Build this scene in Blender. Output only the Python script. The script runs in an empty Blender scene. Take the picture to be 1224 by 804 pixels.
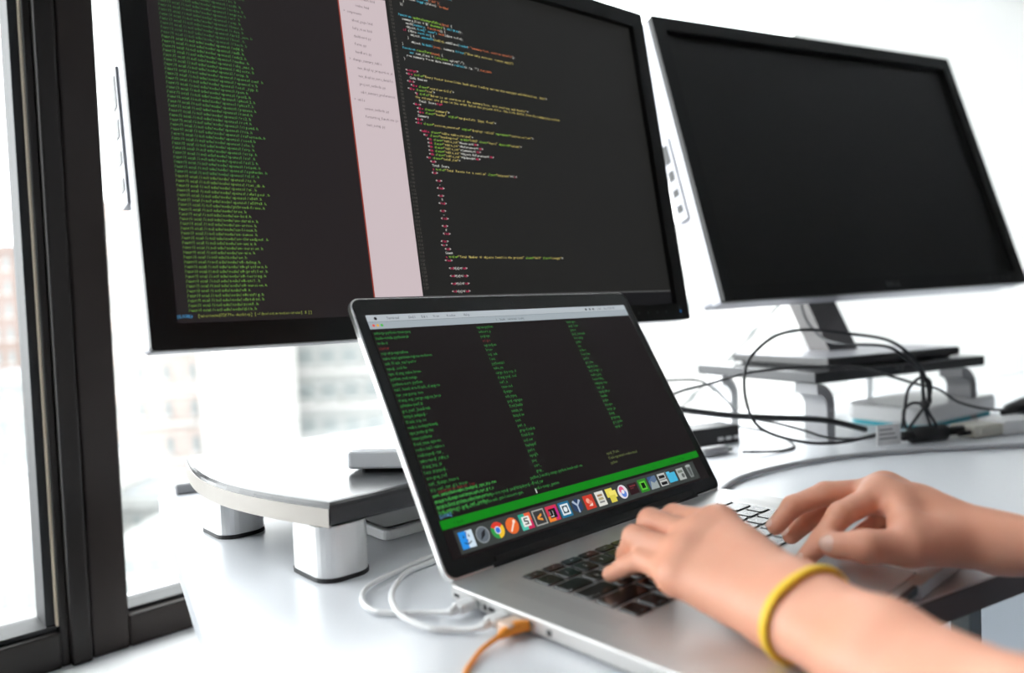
import bpy, bmesh, math, random
import numpy as np
from mathutils import Vector, Matrix
random.seed(7)
S = bpy.context.scene
COL = S.collection
R = math.radians

# ------------------------------------------------------------------ camera
F_PX, PITCH, ROLL, CAM_H = 893.8, -.0368, -.0393, .2073
cam = bpy.data.cameras.new('camera'); camo = bpy.data.objects.new('camera', cam); COL.objects.link(camo)
cp, sp = math.cos(PITCH), math.sin(PITCH)
fw = Vector((0, cp, sp)); up = Vector((0, -sp, cp)); rt = Vector((1, 0, 0))
cr, sr = math.cos(ROLL), math.sin(ROLL)
r2 = rt*cr + up*sr; u2 = -rt*sr + up*cr
m = Matrix((r2, u2, -fw)).transposed().to_4x4(); m.translation = Vector((0, 0, CAM_H))
camo.matrix_world = m
cam.sensor_width = 36; cam.lens = F_PX/1224*36; cam.clip_start = .01; cam.clip_end = 2000
cam.dof.use_dof = True; cam.dof.focus_distance = .69; cam.dof.aperture_fstop = 2.8
S.camera = camo
# ------------------------------------------------------------------ daylight and exposure
w = bpy.data.worlds.new('sky'); S.world = w; w.use_nodes = True
bg = w.node_tree.nodes['Background']; bg.inputs[0].default_value = (.985, .99, 1, 1); bg.inputs[1].default_value = 5.8
S.view_settings.view_transform = 'Standard'; S.view_settings.look = 'None'
S.view_settings.gamma = 1; S.view_settings.use_curve_mapping = False; S.view_settings.exposure = 0.46
sun = bpy.data.lights.new('sun', 'SUN'); sun.energy = 1.6; sun.angle = R(1); sun.color = (1, .95, .88)
suno = bpy.data.objects.new('sun', sun); COL.objects.link(suno)      # behind our own building: lights the street, not the room
suno.rotation_euler = Vector((-.62, .55, -.62)).to_track_quat('-Z', 'Y').to_euler()
S.cycles.max_bounces = 8; S.cycles.diffuse_bounces = 6

# ------------------------------------------------------------------ helpers
def tag(o, label=None, cat=None, group=None, kind=None):
    if label: o['label'] = label
    if cat: o['category'] = cat
    if group: o['group'] = group
    if kind: o['kind'] = kind
    return o
def empty(name, loc=(0, 0, 0), rz=0, label=None, cat=None, group=None, kind=None):
    o = bpy.data.objects.new(name, None); COL.objects.link(o); o.empty_display_size = .05
    o.location = loc; o.rotation_euler = (0, 0, rz)
    return tag(o, label, cat, group, kind)
def obj(name, vf, mat, parent=None, smooth=False, M=None, loc=None):
    v, f = vf
    if M is not None: v = [M @ Vector(p) for p in v]
    me = bpy.data.meshes.new(name); me.from_pydata([tuple(p) for p in v], [], [tuple(q) for q in f]); me.update()
    if smooth: me.polygons.foreach_set('use_smooth', [True]*len(me.polygons))
    if mat: me.materials.append(mat)
    o = bpy.data.objects.new(name, me); COL.objects.link(o); o.parent = parent
    if loc: o.location = loc
    return o
def inst(src, name, parent, loc=(0, 0, 0), rz=0):
    o = bpy.data.objects.new(name, src.data); COL.objects.link(o); o.parent = parent; o.location = loc; o.rotation_euler = (0, 0, rz); return o
def bm_out(bm):
    bm.verts.index_update()
    v = [x.co.copy() for x in bm.verts]; f = [[a.index for a in q.verts] for q in bm.faces]; bm.free(); return v, f
def box(x0, x1, y0, y1, z0, z1, bev=0, seg=2):
    bm = bmesh.new(); bmesh.ops.create_cube(bm, size=1)
    for v in bm.verts: v.co = Vector((x0+(v.co.x+.5)*(x1-x0), y0+(v.co.y+.5)*(y1-y0), z0+(v.co.z+.5)*(z1-z0)))
    if bev: bmesh.ops.bevel(bm, geom=bm.edges[:], offset=bev, segments=seg, affect='EDGES', profile=.5)
    return bm_out(bm)
def join(*parts):
    V = []; F = []
    for v, f in parts:
        n = len(V); V += list(v); F += [[i+n for i in q] for q in f]
    return V, F
def rrect(w, h, r, n=6, cx=0, cy=0):
    pts = []
    for sx, sy, a0 in ((1, 1, 0), (-1, 1, 90), (-1, -1, 180), (1, -1, 270)):
        for i in range(n+1):
            a = R(a0+90*i/n); pts.append((cx+sx*(w/2-r)+r*math.cos(a), cy+sy*(h/2-r)+r*math.sin(a)))
    return pts
def prism(pts, z0, z1, bev=0, seg=2):
    bm = bmesh.new()
    b = [bm.verts.new((x, y, z0)) for x, y in pts]; t = [bm.verts.new((x, y, z1)) for x, y in pts]
    bm.faces.new(b[::-1]); bm.faces.new(t); n = len(pts)
    for i in range(n): bm.faces.new((b[i], b[(i+1) % n], t[(i+1) % n], t[i]))
    bmesh.ops.recalc_face_normals(bm, faces=bm.faces[:])
    if bev:
        e = [x for x in bm.edges if abs(x.verts[0].co.z-x.verts[1].co.z) < 1e-6]
        bmesh.ops.bevel(bm, geom=e, offset=bev, segments=seg, affect='EDGES', profile=.5)
    return bm_out(bm)
def ring(outer, inner, z_front, z_out, z_in):
    """flat frame: front face between two loops, outer wall to z_out, inner wall to z_in"""
    n = len(outer); V = [(x, y, z_front) for x, y in outer]+[(x, y, z_front) for x, y in inner]+[(x, y, z_out) for x, y in outer]+[(x, y, z_in) for x, y in inner]
    F = []
    for i in range(n):
        j = (i+1) % n
        F += [(i, j, n+j, n+i), (2*n+i, 2*n+j, j, i), (n+i, n+j, 3*n+j, 3*n+i)]
    return V, F
def spline(P, k=8, closed=False):
    P = [Vector(p) for p in P]; out = []
    for i in range(len(P)-1):
        a = P[max(i-1, 0)]; b = P[i]; c = P[i+1]; d = P[min(i+2, len(P)-1)]
        for j in range(k):
            t = j/k
            out.append(.5*((2*b)+(c-a)*t+(2*a-5*b+4*c-d)*t*t+(3*b-a-3*c+d)*t**3))
    out.append(P[-1]); return out
def tube(P, r, n=8, k=8, radii=None):
    Q = spline(P, k) if k > 1 else [Vector(p) for p in P]; N = len(Q)
    V = []; F = []; T0 = None; nrm = None
    for i, q in enumerate(Q):
        t = (Q[min(i+1, N-1)]-Q[max(i-1, 0)]).normalized()
        if nrm is None: nrm = t.orthogonal().normalized()
        else: nrm = (nrm-t*nrm.dot(t)).normalized()
        bn = t.cross(nrm); rr = r if radii is None else np.interp(i/(N-1), np.linspace(0, 1, len(radii)), radii)
        for j in range(n):
            a = 2*math.pi*j/n; V.append(q+nrm*(rr*math.cos(a))+bn*(rr*math.sin(a)))
    for i in range(N-1):
        for j in range(n):
            a = i*n+j; b = i*n+(j+1) % n; F.append((a, b, b+n, a+n))
    F.append(list(range(n))[::-1]); F.append([(N-1)*n+j for j in range(n)])
    return V, F
def disc(cx, cy, r, z=0, n=20, ry=None):
    return [(cx+r*math.cos(2*math.pi*i/n), cy+(ry or r)*math.sin(2*math.pi*i/n), z) for i in range(n)], [list(range(n))]
def quad(x0, x1, y0, y1, z=0): return [(x0, y0, z), (x1, y0, z), (x1, y1, z), (x0, y1, z)], [(0, 1, 2, 3)]
def poly(pts, z=0): return [(x, y, z) for x, y in pts], [list(range(len(pts)))]

# --- lettering: built-in font glyphs set at a fixed pitch
_gl = {}
def glyph(ch):
    if ch not in _gl:
        cu = bpy.data.curves.new('g', 'FONT'); cu.body = ch; cu.size = 1; cu.resolution_u = 1
        o = bpy.data.objects.new('g', cu); COL.objects.link(o)
        dg = bpy.context.evaluated_depsgraph_get(); dg.update()
        me = bpy.data.meshes.new_from_object(o.evaluated_get(dg))
        v = np.array([tuple(x.co) for x in me.vertices]).reshape(-1, 3); f = [list(p.vertices) for p in me.polygons]
        adv = float(v[:, 0].max()) if len(v) else .3
        bpy.data.objects.remove(o); bpy.data.curves.remove(cu); bpy.data.meshes.remove(me)
        _gl[ch] = (v, f, adv)
    return _gl[ch]
def text(items, bold=1.0):
    """items: (x, y, height, advance, string) -> mesh in the xy plane"""
    V = []; F = []; n = 0
    for x, y, h, adv, s in items:
        for i, ch in enumerate(s):
            if ch == ' ': continue
            v, f, a = glyph(ch)
            if not len(v): continue
            wd = v[:, 0].max()-v[:, 0].min(); sx = min(h*1.4, adv*.92/max(wd, .35))
            q = v.copy(); q[:, 0] = (q[:, 0]-v[:, 0].min())*sx+x+i*adv; q[:, 1] = q[:, 1]*h*1.4+y
            V.append(q); F += [[k+n for k in p] for p in f]; n += len(q)
    if not V: return [], []
    return [tuple(p) for p in np.concatenate(V)], F

# --- materials
def mat(name, col, rough=.5, metal=0, spec=.5, noise=0, nscale=20, bump=0, bscale=200, coat=0, sss=0, aniso=0):
    m = bpy.data.materials.new(name); m.use_nodes = True; nt = m.node_tree; b = nt.nodes['Principled BSDF']
    b.inputs['Base Color'].default_value = (*col, 1); b.inputs['Roughness'].default_value = rough; b.inputs['Metallic'].default_value = metal
    b.inputs['Specular IOR Level'].default_value = spec
    if coat: b.inputs['Coat Weight'].default_value = coat; b.inputs['Coat Roughness'].default_value = .08
    if sss: b.inputs['Subsurface Weight'].default_value = sss; b.inputs['Subsurface Radius'].default_value = (1, .35, .2); b.inputs['Subsurface Scale'].default_value = .006
    tc = nt.nodes.new('ShaderNodeTexCoord')
    if noise:
        n = nt.nodes.new('ShaderNodeTexNoise'); n.inputs['Scale'].default_value = nscale; n.inputs['Detail'].default_value = 4
        nt.links.new(tc.outputs['Object'], n.inputs['Vector'])
        x = nt.nodes.new('ShaderNodeMix'); x.data_type = 'RGBA'
        x.inputs[6].default_value = (*[c*(1-noise) for c in col], 1); x.inputs[7].default_value = (*[min(1, c*(1+noise)) for c in col], 1)
        nt.links.new(n.outputs['Fac'], x.inputs[0]); nt.links.new(x.outputs[2], b.inputs['Base Color'])
    if bump:
        n = nt.nodes.new('ShaderNodeTexNoise'); n.inputs['Scale'].default_value = bscale; n.inputs['Detail'].default_value = 3
        nt.links.new(tc.outputs['Object'], n.inputs['Vector'])
        q = nt.nodes.new('ShaderNodeBump'); q.inputs['Strength'].default_value = bump; q.inputs['Distance'].default_value = .001
        nt.links.new(n.outputs['Fac'], q.inputs['Height']); nt.links.new(q.outputs['Normal'], b.inputs['Normal'])
    return m
def srgb(r, g, b):
    f = lambda c: (c/255/12.92 if c <= 10 else ((c/255+.055)/1.055)**2.4)
    return (f(r), f(g), f(b))
_em = {}
def screen(r, g, b, k=1.0, glossy=True):
    """lit pixels behind a screen surface: a dark reflective face that gives off its own colour"""
    key = (r, g, b, k)
    if key in _em: return _em[key]
    m = bpy.data.materials.new('lit_screen_%d_%d_%d' % (r, g, b)); m.use_nodes = True; p = m.node_tree.nodes['Principled BSDF']
    p.inputs['Base Color'].default_value = (.004, .004, .004, 1); p.inputs['Roughness'].default_value = .35; p.inputs['Specular IOR Level'].default_value = .14
    p.inputs['Emission Color'].default_value = (*srgb(r, g, b), 1); p.inputs['Emission Strength'].default_value = k
    _em[key] = m; return m

M_wall = mat('white_paint', (.82, .82, .82), .7, noise=.02, nscale=3)
M_wall2 = mat('grey_paint', (.30, .29, .29), .75, noise=.03, nscale=3)
M_ceil = mat('ceiling_paint', (.75, .75, .74), .8, noise=.02, nscale=3)
M_floor = mat('pale_blue_floor', (.42, .47, .54), .45, noise=.06, nscale=5)
M_desk = mat('white_laminate', (.745, .765, .80), .28, spec=.5, noise=.012, nscale=6)
M_deskedge = mat('shaded_edge_brown', (.10, .075, .07), .5, noise=.1, nscale=40)
M_frame = mat('dark_bronze_frame', (.020, .0165, .015), .45, spec=.3, noise=.1, nscale=30)
M_frame2 = mat('bronze_frame', (.028, .0205, .018), .45, spec=.3, noise=.1, nscale=30)
M_gasket = mat('black_rubber', (.008, .008, .009), .6, noise=.1)
M_bead = mat('beige_bead', (.80, .68, .52), .4, noise=.05)
M_alu = mat('brushed_aluminium', (.60, .59, .58), .42, metal=.6, noise=.02, nscale=60, bump=.05, bscale=900)
M_alu2 = mat('aluminium_edge', (.86, .85, .83), .3, metal=.8, noise=.02, nscale=60)
M_key = mat('black_key', (.009, .009, .010), .27, noise=.1, spec=.5)
M_legend = mat('white_print', (.75, .75, .75), .5, noise=.02)
M_glass_black = mat('black_glass', (.006, .005, .005), .04, noise=.05, spec=.5)
M_hinge = mat('black_hinge', (.012, .012, .012), .35, noise=.1)
M_bezel = mat('black_bezel', (.006, .0058, .0055), .45, spec=.3, noise=.1, bump=.1, bscale=1500)
M_panel = mat('dark_matte_panel', (.0075, .007, .0062), .42, noise=.05, spec=.34)
M_silver = mat('silver_plastic', (.40, .40, .43), .38, metal=.35, noise=.02, nscale=50)
M_satin = mat('satin_dark_plastic', (.022, .021, .021), .3, noise=.1, spec=.6)
M_neck = mat('gunmetal', (.10, .095, .095), .4, metal=.5, noise=.05)
M_sheen = mat('painted_side_sheen', (.47, .435, .395), .4, metal=.2, noise=.03)  # window reflection on the riser sides, put into the colour
M_deck = mat('charcoal_deck', (.026, .027, .030), .24, spec=.6, noise=.06, nscale=80)
M_leg = mat('silver_leg', (.78, .78, .78), .32, metal=.55, noise=.02, nscale=50)
M_black = mat('black_plastic', (.008, .008, .009), .45, noise=.1)
M_white = mat('white_plastic', (.83, .83, .83), .3, noise=.01)
M_beige = mat('cream_plastic', (.62, .60, .52), .4, noise=.03)
M_teal = mat('teal_plastic', (.03, .42, .50), .4, noise=.04)
M_orange = mat('orange_cable', (.95, .33, .03), .4, noise=.04)
M_yellow = mat('yellow_silicone', (.98, .62, .03), .42, noise=.03)
M_wcable = mat('white_cable', (.80, .80, .80), .4, noise=.02)
M_gcable = mat('grey_cable', (.46, .47, .49), .45, noise=.02)
M_bcable = mat('black_cable', (.012, .013, .016), .42, noise=.1)
M_grey = mat('grey_plastic', (.30, .30, .31), .4, noise=.05)
M_metal = mat('steel_leg', (.22, .24, .24), .4, metal=.6, noise=.05)
M_glass = bpy.data.materials.new('window_glass'); M_glass.use_nodes = True
_nt = M_glass.node_tree; _nt.nodes.remove(_nt.nodes['Principled BSDF']); _o = _nt.nodes['Material Output']
_t = _nt.nodes.new('ShaderNodeBsdfTransparent'); _t.inputs[0].default_value = (.95, .97, .97, 1)
_g = _nt.nodes.new('ShaderNodeBsdfGlossy'); _g.inputs['Roughness'].default_value = .02
_x = _nt.nodes.new('ShaderNodeMixShader'); _x.inputs[0].default_value = .05
_nt.links.new(_t.outputs[0], _x.inputs[1]); _nt.links.new(_g.outputs[0], _x.inputs[2]); _nt.links.new(_x.outputs[0], _o.inputs[0])

# ------------------------------------------------------------------ room shell (local x along the window wall, local y towards the street)
YW = .76; WB = 1.03
FLOOR_Z = -.73; CEIL_Z = 1.95; SILL_Z = -.206
E0, E1 = -3.2, 6.0          # room extent along the window wall
B0 = -4.4                   # far side of the room
WE = 2.11                   # window ends here, plain wall goes on
MW = Matrix.Rotation(YW, 4, 'Z')
def room(name, vf, m, kind='structure', parent=None):
    o = obj(name, vf, m, parent, M=MW if parent is None else None)
    if parent is None: o['kind'] = kind
    return o
room('floor', box(E0-.2, E1+.2, B0-.2, WB+.30, FLOOR_Z-.1, FLOOR_Z), M_floor)
room('ceiling', box(E0-.2, E1+.2, B0-.2, WB+.30, CEIL_Z, CEIL_Z+.1), M_ceil)
room('wall_left', box(E0-.2, E0, B0, WB+.30, FLOOR_Z, CEIL_Z), M_wall2)
room('wall_right', box(E1, E1+.2, B0, WB+.30, FLOOR_Z, CEIL_Z), M_wall2)
room('wall_front', box(E0-.2, E1+.2, B0-.2, B0, FLOOR_Z, CEIL_Z), M_wall2)
room('wall_back', join(box(E0, WE, WB+.02, WB+.30, FLOOR_Z, SILL_Z-.03), box(E0, -1.79, WB-.01, WB+.30, SILL_Z-.03, CEIL_Z), box(E1-.05, E1, WB-.02, WB+.30, SILL_Z-.03, CEIL_Z)), M_wall)
room('trim_1', box(-1.79, WE-.01, WB-.17, WB+.14, SILL_Z-.03, SILL_Z, .004), M_white)
# window_1: bronze frame, rails, posts and panes
win = empty('window_1', (0, 0, 0), YW, kind='structure')
y0, y1 = WB, WB+.07
TOP = CEIL_Z
posts = [(.242, .285), (1.07, 1.15), (-.90, -.81), (-1.79, -1.70)]
for a, b in posts: obj('frame_post', box(a, b, y0, y1, SILL_Z, TOP, .003), M_frame2, win)
obj('frame_post', box(.218, .2405, y0-.006, y1, SILL_Z, TOP, .003), M_frame, win)
obj('frame_groove', box(.2400, .2425, y0+.010, y1-.004, SILL_Z, TOP), M_gasket, win)
obj('sash_stile', box(.2085, .2185, y0+.004, y1, SILL_Z, TOP, .002), M_frame, win)
obj('glazing_bead', box(.2055, .2086, y0+.008, y1, SILL_Z+.05, TOP, .0008), M_bead, win)
obj('glazing_gasket', box(.1955, .2056, y0+.012, y1-.01, SILL_Z+.045, TOP), M_gasket, win)
obj('bottom_rail', box(.285, 1.07, y0, y1, SILL_Z, SILL_Z+.042, .003), M_frame2, win)
obj('bottom_rail', box(1.15, WE, y0, y1, SILL_Z, SILL_Z+.042, .003), M_frame2, win)
obj('bottom_rail', box(-.81, .2085, y0, y1, SILL_Z, SILL_Z+.045, .003), M_frame, win)
obj('bottom_rail', box(-1.70, -.90, y0, y1, SILL_Z, SILL_Z+.045, .003), M_frame, win)
obj('bottom_gasket', box(-.81, .2056, y0+.008, y1-.01, SILL_Z+.045, SILL_Z+.052), M_gasket, win)
obj('bottom_gasket', box(.285, 1.07, y0+.012, y1-.01, SILL_Z+.042, SILL_Z+.047), M_gasket, win)
for a, b in ((-1.70, -.90), (-.81, .197), (.283, 1.072), (1.148, WE)):
    obj('top_rail', box(a, b, y0, y1, TOP-.06, TOP, .003), M_frame, win)
    obj('pane', box(a, b, y0+.030, y0+.038, SILL_Z+.04, TOP-.05), M_glass, win)

obj('pane', box(WE, E1-.05, y0+.030, y0+.038, FLOOR_Z, TOP-.05), M_glass, win)
# white roller blind drawn down over the far end of the glazing
M_blind = bpy.data.materials.new('blind_fabric'); M_blind.use_nodes = True
_nt = M_blind.node_tree; _p = _nt.nodes['Principled BSDF']; _p.inputs['Base Color'].default_value = (.86, .86, .86, 1); _p.inputs['Roughness'].default_value = .8
_tr = _nt.nodes.new('ShaderNodeBsdfTranslucent'); _tr.inputs[0].default_value = (.80, .80, .79, 1)
_wv = _nt.nodes.new('ShaderNodeTexNoise'); _wv.inputs['Scale'].default_value = 600
_mr = _nt.nodes.new('ShaderNodeMapRange'); _mr.inputs[3].default_value = .50; _mr.inputs[4].default_value = .60
_mx = _nt.nodes.new('ShaderNodeMixShader'); _nt.links.new(_wv.outputs['Fac'], _mr.inputs[0]); _nt.links.new(_mr.outputs[0], _mx.inputs[0])
_nt.links.new(_p.outputs[0], _mx.inputs[1]); _nt.links.new(_tr.outputs[0], _mx.inputs[2]); _nt.links.new(_mx.outputs[0], _nt.nodes['Material Output'].inputs[0])
bl = empty('roller_blind', MW @ Vector((WE, WB-.03, CEIL_Z)), YW, 'white fabric roller blind covering the far end of the window', 'blind')
obj('fabric', box(0, E1-.08-WE, -.0006, .0006, FLOOR_Z+.02-CEIL_Z, -.03), M_blind, bl)
obj('roller', tube([(0, 0, -.032), (E1-.08-WE, 0, -.032)], .022, 14, 1), M_white, bl, True)
obj('bottom_bar', box(0, E1-.08-WE, -.006, .006, FLOOR_Z+.004-CEIL_Z, FLOOR_Z+.022-CEIL_Z, .002), M_white, bl)

# ------------------------------------------------------------------ the street outside, far below
M_bwhite = mat('white_stucco', (.33, .325, .315), .8, noise=.04, nscale=.2)
M_bgrey = mat('pale_concrete', (.19, .195, .19), .8, noise=.06, nscale=.2)
M_bpink = mat('pale_brick', (.265, .22, .20), .8, noise=.08, nscale=.3)
M_bbrown = mat('brown_brick', (.16, .12, .105), .8, noise=.1, nscale=.3)
M_bwin = mat('street_window', (.13, .145, .145), .4, noise=.15, nscale=.3)
M_roof = mat('roof_felt', (.17, .18, .19), .8, noise=.1, nscale=.3)
M_copper = mat('green_copper', (.12, .20, .18), .7, noise=.1)
M_ground = mat('street_asphalt', (.20, .20, .21), .9, noise=.1, nscale=.05)
g = obj('street_ground', box(-400, 400, 8, 500, -46, -45.5), M_ground); g['kind'] = 'structure'
def building(name, label, px0, px1, ytop, ybot, D, mt, cols, rows, ww=.5, wh=.5, face=0, depth=16, rowband=None, roof=True, skip=()):
    """a block whose street face is D metres away; px/y give its angular size seen from the desk"""
    k = D/F_PX; x0 = (px0-612)*k; x1 = (px1-612)*k; zt = CAM_H+(388-ytop)*k; zb = -45.5
    zlow = CAM_H+(388-ybot)*k
    c = (x0+x1)/2; wd = x1-x0
    root = empty(name, (c, D, zb), face, label, 'building')
    h = zt-zb
    obj('wall', box(-wd/2, wd/2, 0, depth, 0, h), mt, root)
    if roof:
        p = obj('parapet', box(-wd/2-.25, wd/2+.25, -.25, depth+.25, h, h+.6), mt, root)
        obj('roof', box(-wd/2+.5, wd/2-.5, .5, depth-.5, h+.55, h+.75), M_roof, root)
    cw = wd/cols; rh = (zt-zlow)/rows
    src = None; fsrc = None
    for r_ in range(rows):
        if rowband: obj('band', box(-wd/2-.1, wd/2+.1, -.18, .1, h-rh*(r_+1), h-rh*(r_+1)+rh*.12), rowband, root)
        for c_ in range(cols):
            if (r_, c_) in skip: continue
            X = -wd/2+cw*(c_+.5); Z = h-rh*(r_+.5)
            if src is None:
                src = obj('window', box(-cw*ww/2, cw*ww/2, -.06, .12, -rh*wh/2, rh*wh/2), M_bwin, root, loc=(X, 0, Z))
                fsrc = obj('sill', box(-cw*ww/2-.1, cw*ww/2+.1, -.22, .05, -rh*wh/2-.18, -rh*wh/2), M_bwhite, src)
            else:
                o = inst(src, 'window', root, (X, 0, Z)); inst(fsrc, 'sill', o)
    return root
building('office_block', 'pale grey office block with long rows of dark windows and bands', 298, 720, 250, 540, 62, M_bgrey, 16, 7, .62, .42, rowband=M_bwhite)
building('apartment_block', 'plain white windowless gable of an apartment block beside the grey offices', 236, 306, 180, 640, 50, M_bwhite, 1, 6, .10, .2, skip=[(i, 0) for i in range(6) if i != 2], depth=9)
building('apartment_block', 'pinkish apartment block with small dark windows in pairs by the white gable', 118, 244, 250, 600, 54, M_bpink, 4, 8, .26, .40, rowband=M_bwhite, depth=10)
building('low_house', 'low grey house with flat roof below the pink apartment block', 118, 232, 610, 700, 40, M_bgrey, 5, 3, .5, .4, depth=7)
building('low_house', 'low broad house with flat roof in front of the other grey house', 120, 250, 668, 760, 33, M_bgrey, 4, 3, .45, .4, depth=5)
building('brick_tower', 'brown brick tower rising above the other roofs', -60, 22, 296, 520, 75, M_bbrown, 5, 8, .4, .5)
th = building('town_house', 'pale grey town house with a green copper bay below the brown tower', -70, 34, 455, 600, 52, M_bgrey, 4, 4, .5, .6, depth=10)
building('town_house', 'white street house with one small square window per bay', -40, 52, 585, 735, 36, M_bwhite, 2, 3, .24, .34, depth=9)
obj('turret', prism([(2.2+1.0*math.cos(R(45*i)), 1.2+1.0*math.sin(R(45*i))) for i in range(8)], 38, 42.5, .3, 2), M_copper, th)
building('town_house', 'grey stepped house at the foot of the white street house', -60, 30, 690, 800, 31, M_bgrey, 3, 2, .3, .4, depth=4)
building('distant_block', 'distant white block behind the gap between the two monitors', 740, 960, 300, 520, 70, M_bwhite, 9, 6, .3, .4)

# ------------------------------------------------------------------ desk
DY = .50   # desk direction
dex = Vector((math.cos(DY), math.sin(DY), 0)); dbk = Vector((-math.sin(DY), math.cos(DY), 0))
DC = Vector((-.451, .925, 0))   # rear left corner
DL, DD, DT = 2.3, .722, .021
desk = empty('desk', (DC.x, DC.y, FLOOR_Z), DY, 'long white laminate desk with its front edge painted dark for shade, carrying both monitors', 'desk')
Z0 = -FLOOR_Z
def desk_outline(ins=0):
    pts = []
    r = .05
    for cx, cy, a0 in ((DL-r, -r, 0), (r, -r, 90), (r, -DD+r, 180), (DL-r, -DD+r, 270)):
        for i in range(7):
            a = R(a0+15*i); pts.append((cx+(r-ins)*math.cos(a), cy+(r-ins)*math.sin(a)))
    return pts
obj('desk_top', prism(desk_outline(), Z0-DT, Z0, .0015, 2), M_desk, desk)
fe = obj('shaded_edge', box(.05, DL-.05, -DD-.0012, -DD+.001, Z0-DT+.001, Z0-.0015), M_deskedge, desk); fe['label'] = 'front edge strip with its shade painted dark'  # shade on the front edge, painted as a dark brown strip
for lx, ly in ((.68, -DD+.12), (.06, -DD+.10), (.06, -.10), (DL-.06, -.10), (DL-.06, -DD+.10)):
    lg = obj('leg', box(lx-.010, lx+.010, ly-.010, ly+.010, 0, Z0-DT, .002), M_metal, desk)
obj('modesty_panel', box(.10, .80, -.14, -.12, .25, Z0-DT-.002), M_grey, desk)

# ------------------------------------------------------------------ laptop  (local x = along keyboard, local y = towards the hinge, z up)
LO = Vector((-.0527, .5285, 0)); LYAW = .744; LZ = .0130
LW, LD = .3589, .2471; LTILT = .5242; LH = .2405
lap = empty('laptop', LO, LYAW, 'open silver laptop with black keys and a lit terminal screen', 'laptop')
def lbase():
    pts = rrect(LW, LD, .012, 6, LW/2, -LD/2+.004)
    return pts
# base: body with finger scoop at the front edge
def base_mesh():
    out = []
    yb = .004; yf = yb-LD; r = .012; x0, x1 = 0, LW
    def arc(cx, cy, a0):
        return [(cx+r*math.cos(R(a0+15*i)), cy+r*math.sin(R(a0+15*i))) for i in range(7)]
    pts = arc(x1-r, yb-r, 0)+arc(x0+r, yb-r, 90)+arc(x0+r, yf+r, 180)
    a, b = LW/2-.030, LW/2+.030
    pts += [(a, yf), (a+.003, yf+.0035), (b-.003, yf+.0035), (b, yf)]
    pts += arc(x1-r, yf+r, 270)
    return pts
obj('base', prism(base_mesh(), .0025, LZ, .0012, 2), M_alu, lap)
obj('scoop', box(LW/2-.027, LW/2+.027, .004-LD+.0012, .004-LD+.0040, LZ-.006, LZ-.0003), M_black, lap)
for fx, fy in ((.03, -.025), (LW-.03, -.025), (.03, -.215), (LW-.03, -.12)):
    obj('foot', prism([(fx+.008*math.cos(R(30*i)), fy+.008*math.sin(R(30*i))) for i in range(12)], 0, .0027), M_black, lap)
# keyboard well and keys
KX0, KX1, KY0, KY1 = .0425, .3164, -.0300, -.1385
U = .01883
rows = [
 (KY0-.0012, .0092, [(1, 'esc')]+[(1, 'F%d' % i) for i in range(1, 13)]+[(1, '')]),
 (KY0-.0132, .0160, [(1, c) for c in '`1234567890-=']+[(1.5, 'delete')]),
 (KY0-.0322, .0160, [(1.5, 'tab')]+[(1, c) for c in 'QWERTYUIOP[]\\']),
 (KY0-.0512, .0160, [(1.75, 'caps lock')]+[(1, c) for c in "ASDFGHJKL;'"]+[(1.75, 'return')]),
 (KY0-.0702, .0160, [(2.25, 'shift')]+[(1, c) for c in 'ZXCVBNM,./']+[(2.25, 'shift')]),
 (KY0-.0892, .0165, [(1, 'fn'), (1, 'control'), (1, 'option'), (1.25, 'command'), (5, ''), (1.25, 'command'), (1, 'option'), (1, '<'), (1, '^'), (1, '>')]),
]
_km = {}
def key_mesh(wd, hd):
    k = (round(wd, 4), round(hd, 4))
    if k not in _km:
        bm = bmesh.new(); bmesh.ops.create_cube(bm, size=1)
        for v in bm.verts:
            s = .5-(.0004/wd if v.co.z > 0 else 0); q = .5-(.0004/hd if v.co.z > 0 else 0)
            v.co = Vector((math.copysign(s, v.co.x)*wd, math.copysign(q, v.co.y)*hd, 0 if v.co.z < 0 else .0011))
        bmesh.ops.bevel(bm, geom=[e for e in bm.edges if abs(e.verts[0].co.z-e.verts[1].co.z) > .0005], offset=.0012, segments=2, affect='EDGES')
        v, f = bm_out(bm); me = bpy.data.meshes.new('key'); me.from_pydata([tuple(p) for p in v], [], f); me.materials.append(M_key); _km[k] = me
    return _km[k]
wellq = []
for yt, hd, keys in rows:
    tot = sum(k for k, _ in keys); uu = (KX1-KX0)/tot; x = KX0
    for wd, lab in keys:
        kw = wd*uu-.0028
        o = bpy.data.objects.new('key', key_mesh(kw, hd)); COL.objects.link(o); o.parent = lap
        o.location = (x+wd*uu/2, yt-hd/2, LZ+.0001)
        wellq.append(quad(x+.0009, x+wd*uu-.0009, yt-hd-.0005, yt+.0005, LZ+.00022))
        if lab:
            big = len(lab) == 1; h = .0036 if big else .0017; adv = h*.72 if big else h*.62
            tx = -adv*len(lab)/2 if wd < 1.4 or big else (-kw/2+.0015 if x < .15 else kw/2-.0015-adv*len(lab))
            ty = -h*.45 if big else -hd/2+.0016
            if hd < .012: ty = -h*.5
            obj('legend', text([(tx, ty, h, adv, lab)]), M_legend, o, loc=(0, 0, .00115))
        x += wd*uu
kw_ = obj('keyboard_well', join(*wellq), M_hinge, lap); kw_['kind'] = 'stuff'
# trackpad: sunk glass plate with its gap
obj('trackpad_gap', prism(rrect(.1062, .0772, .004, 4, LW/2, -.1565-.0386), LZ-.0004, LZ+.0001), M_hinge, lap)
obj('trackpad', prism(rrect(.1046, .0756, .0035, 4, LW/2, -.1565-.0386), LZ-.0003, LZ+.0002), mat('trackpad_glass', (.55, .55, .55), .22, metal=.5, noise=.01), lap)
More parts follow.
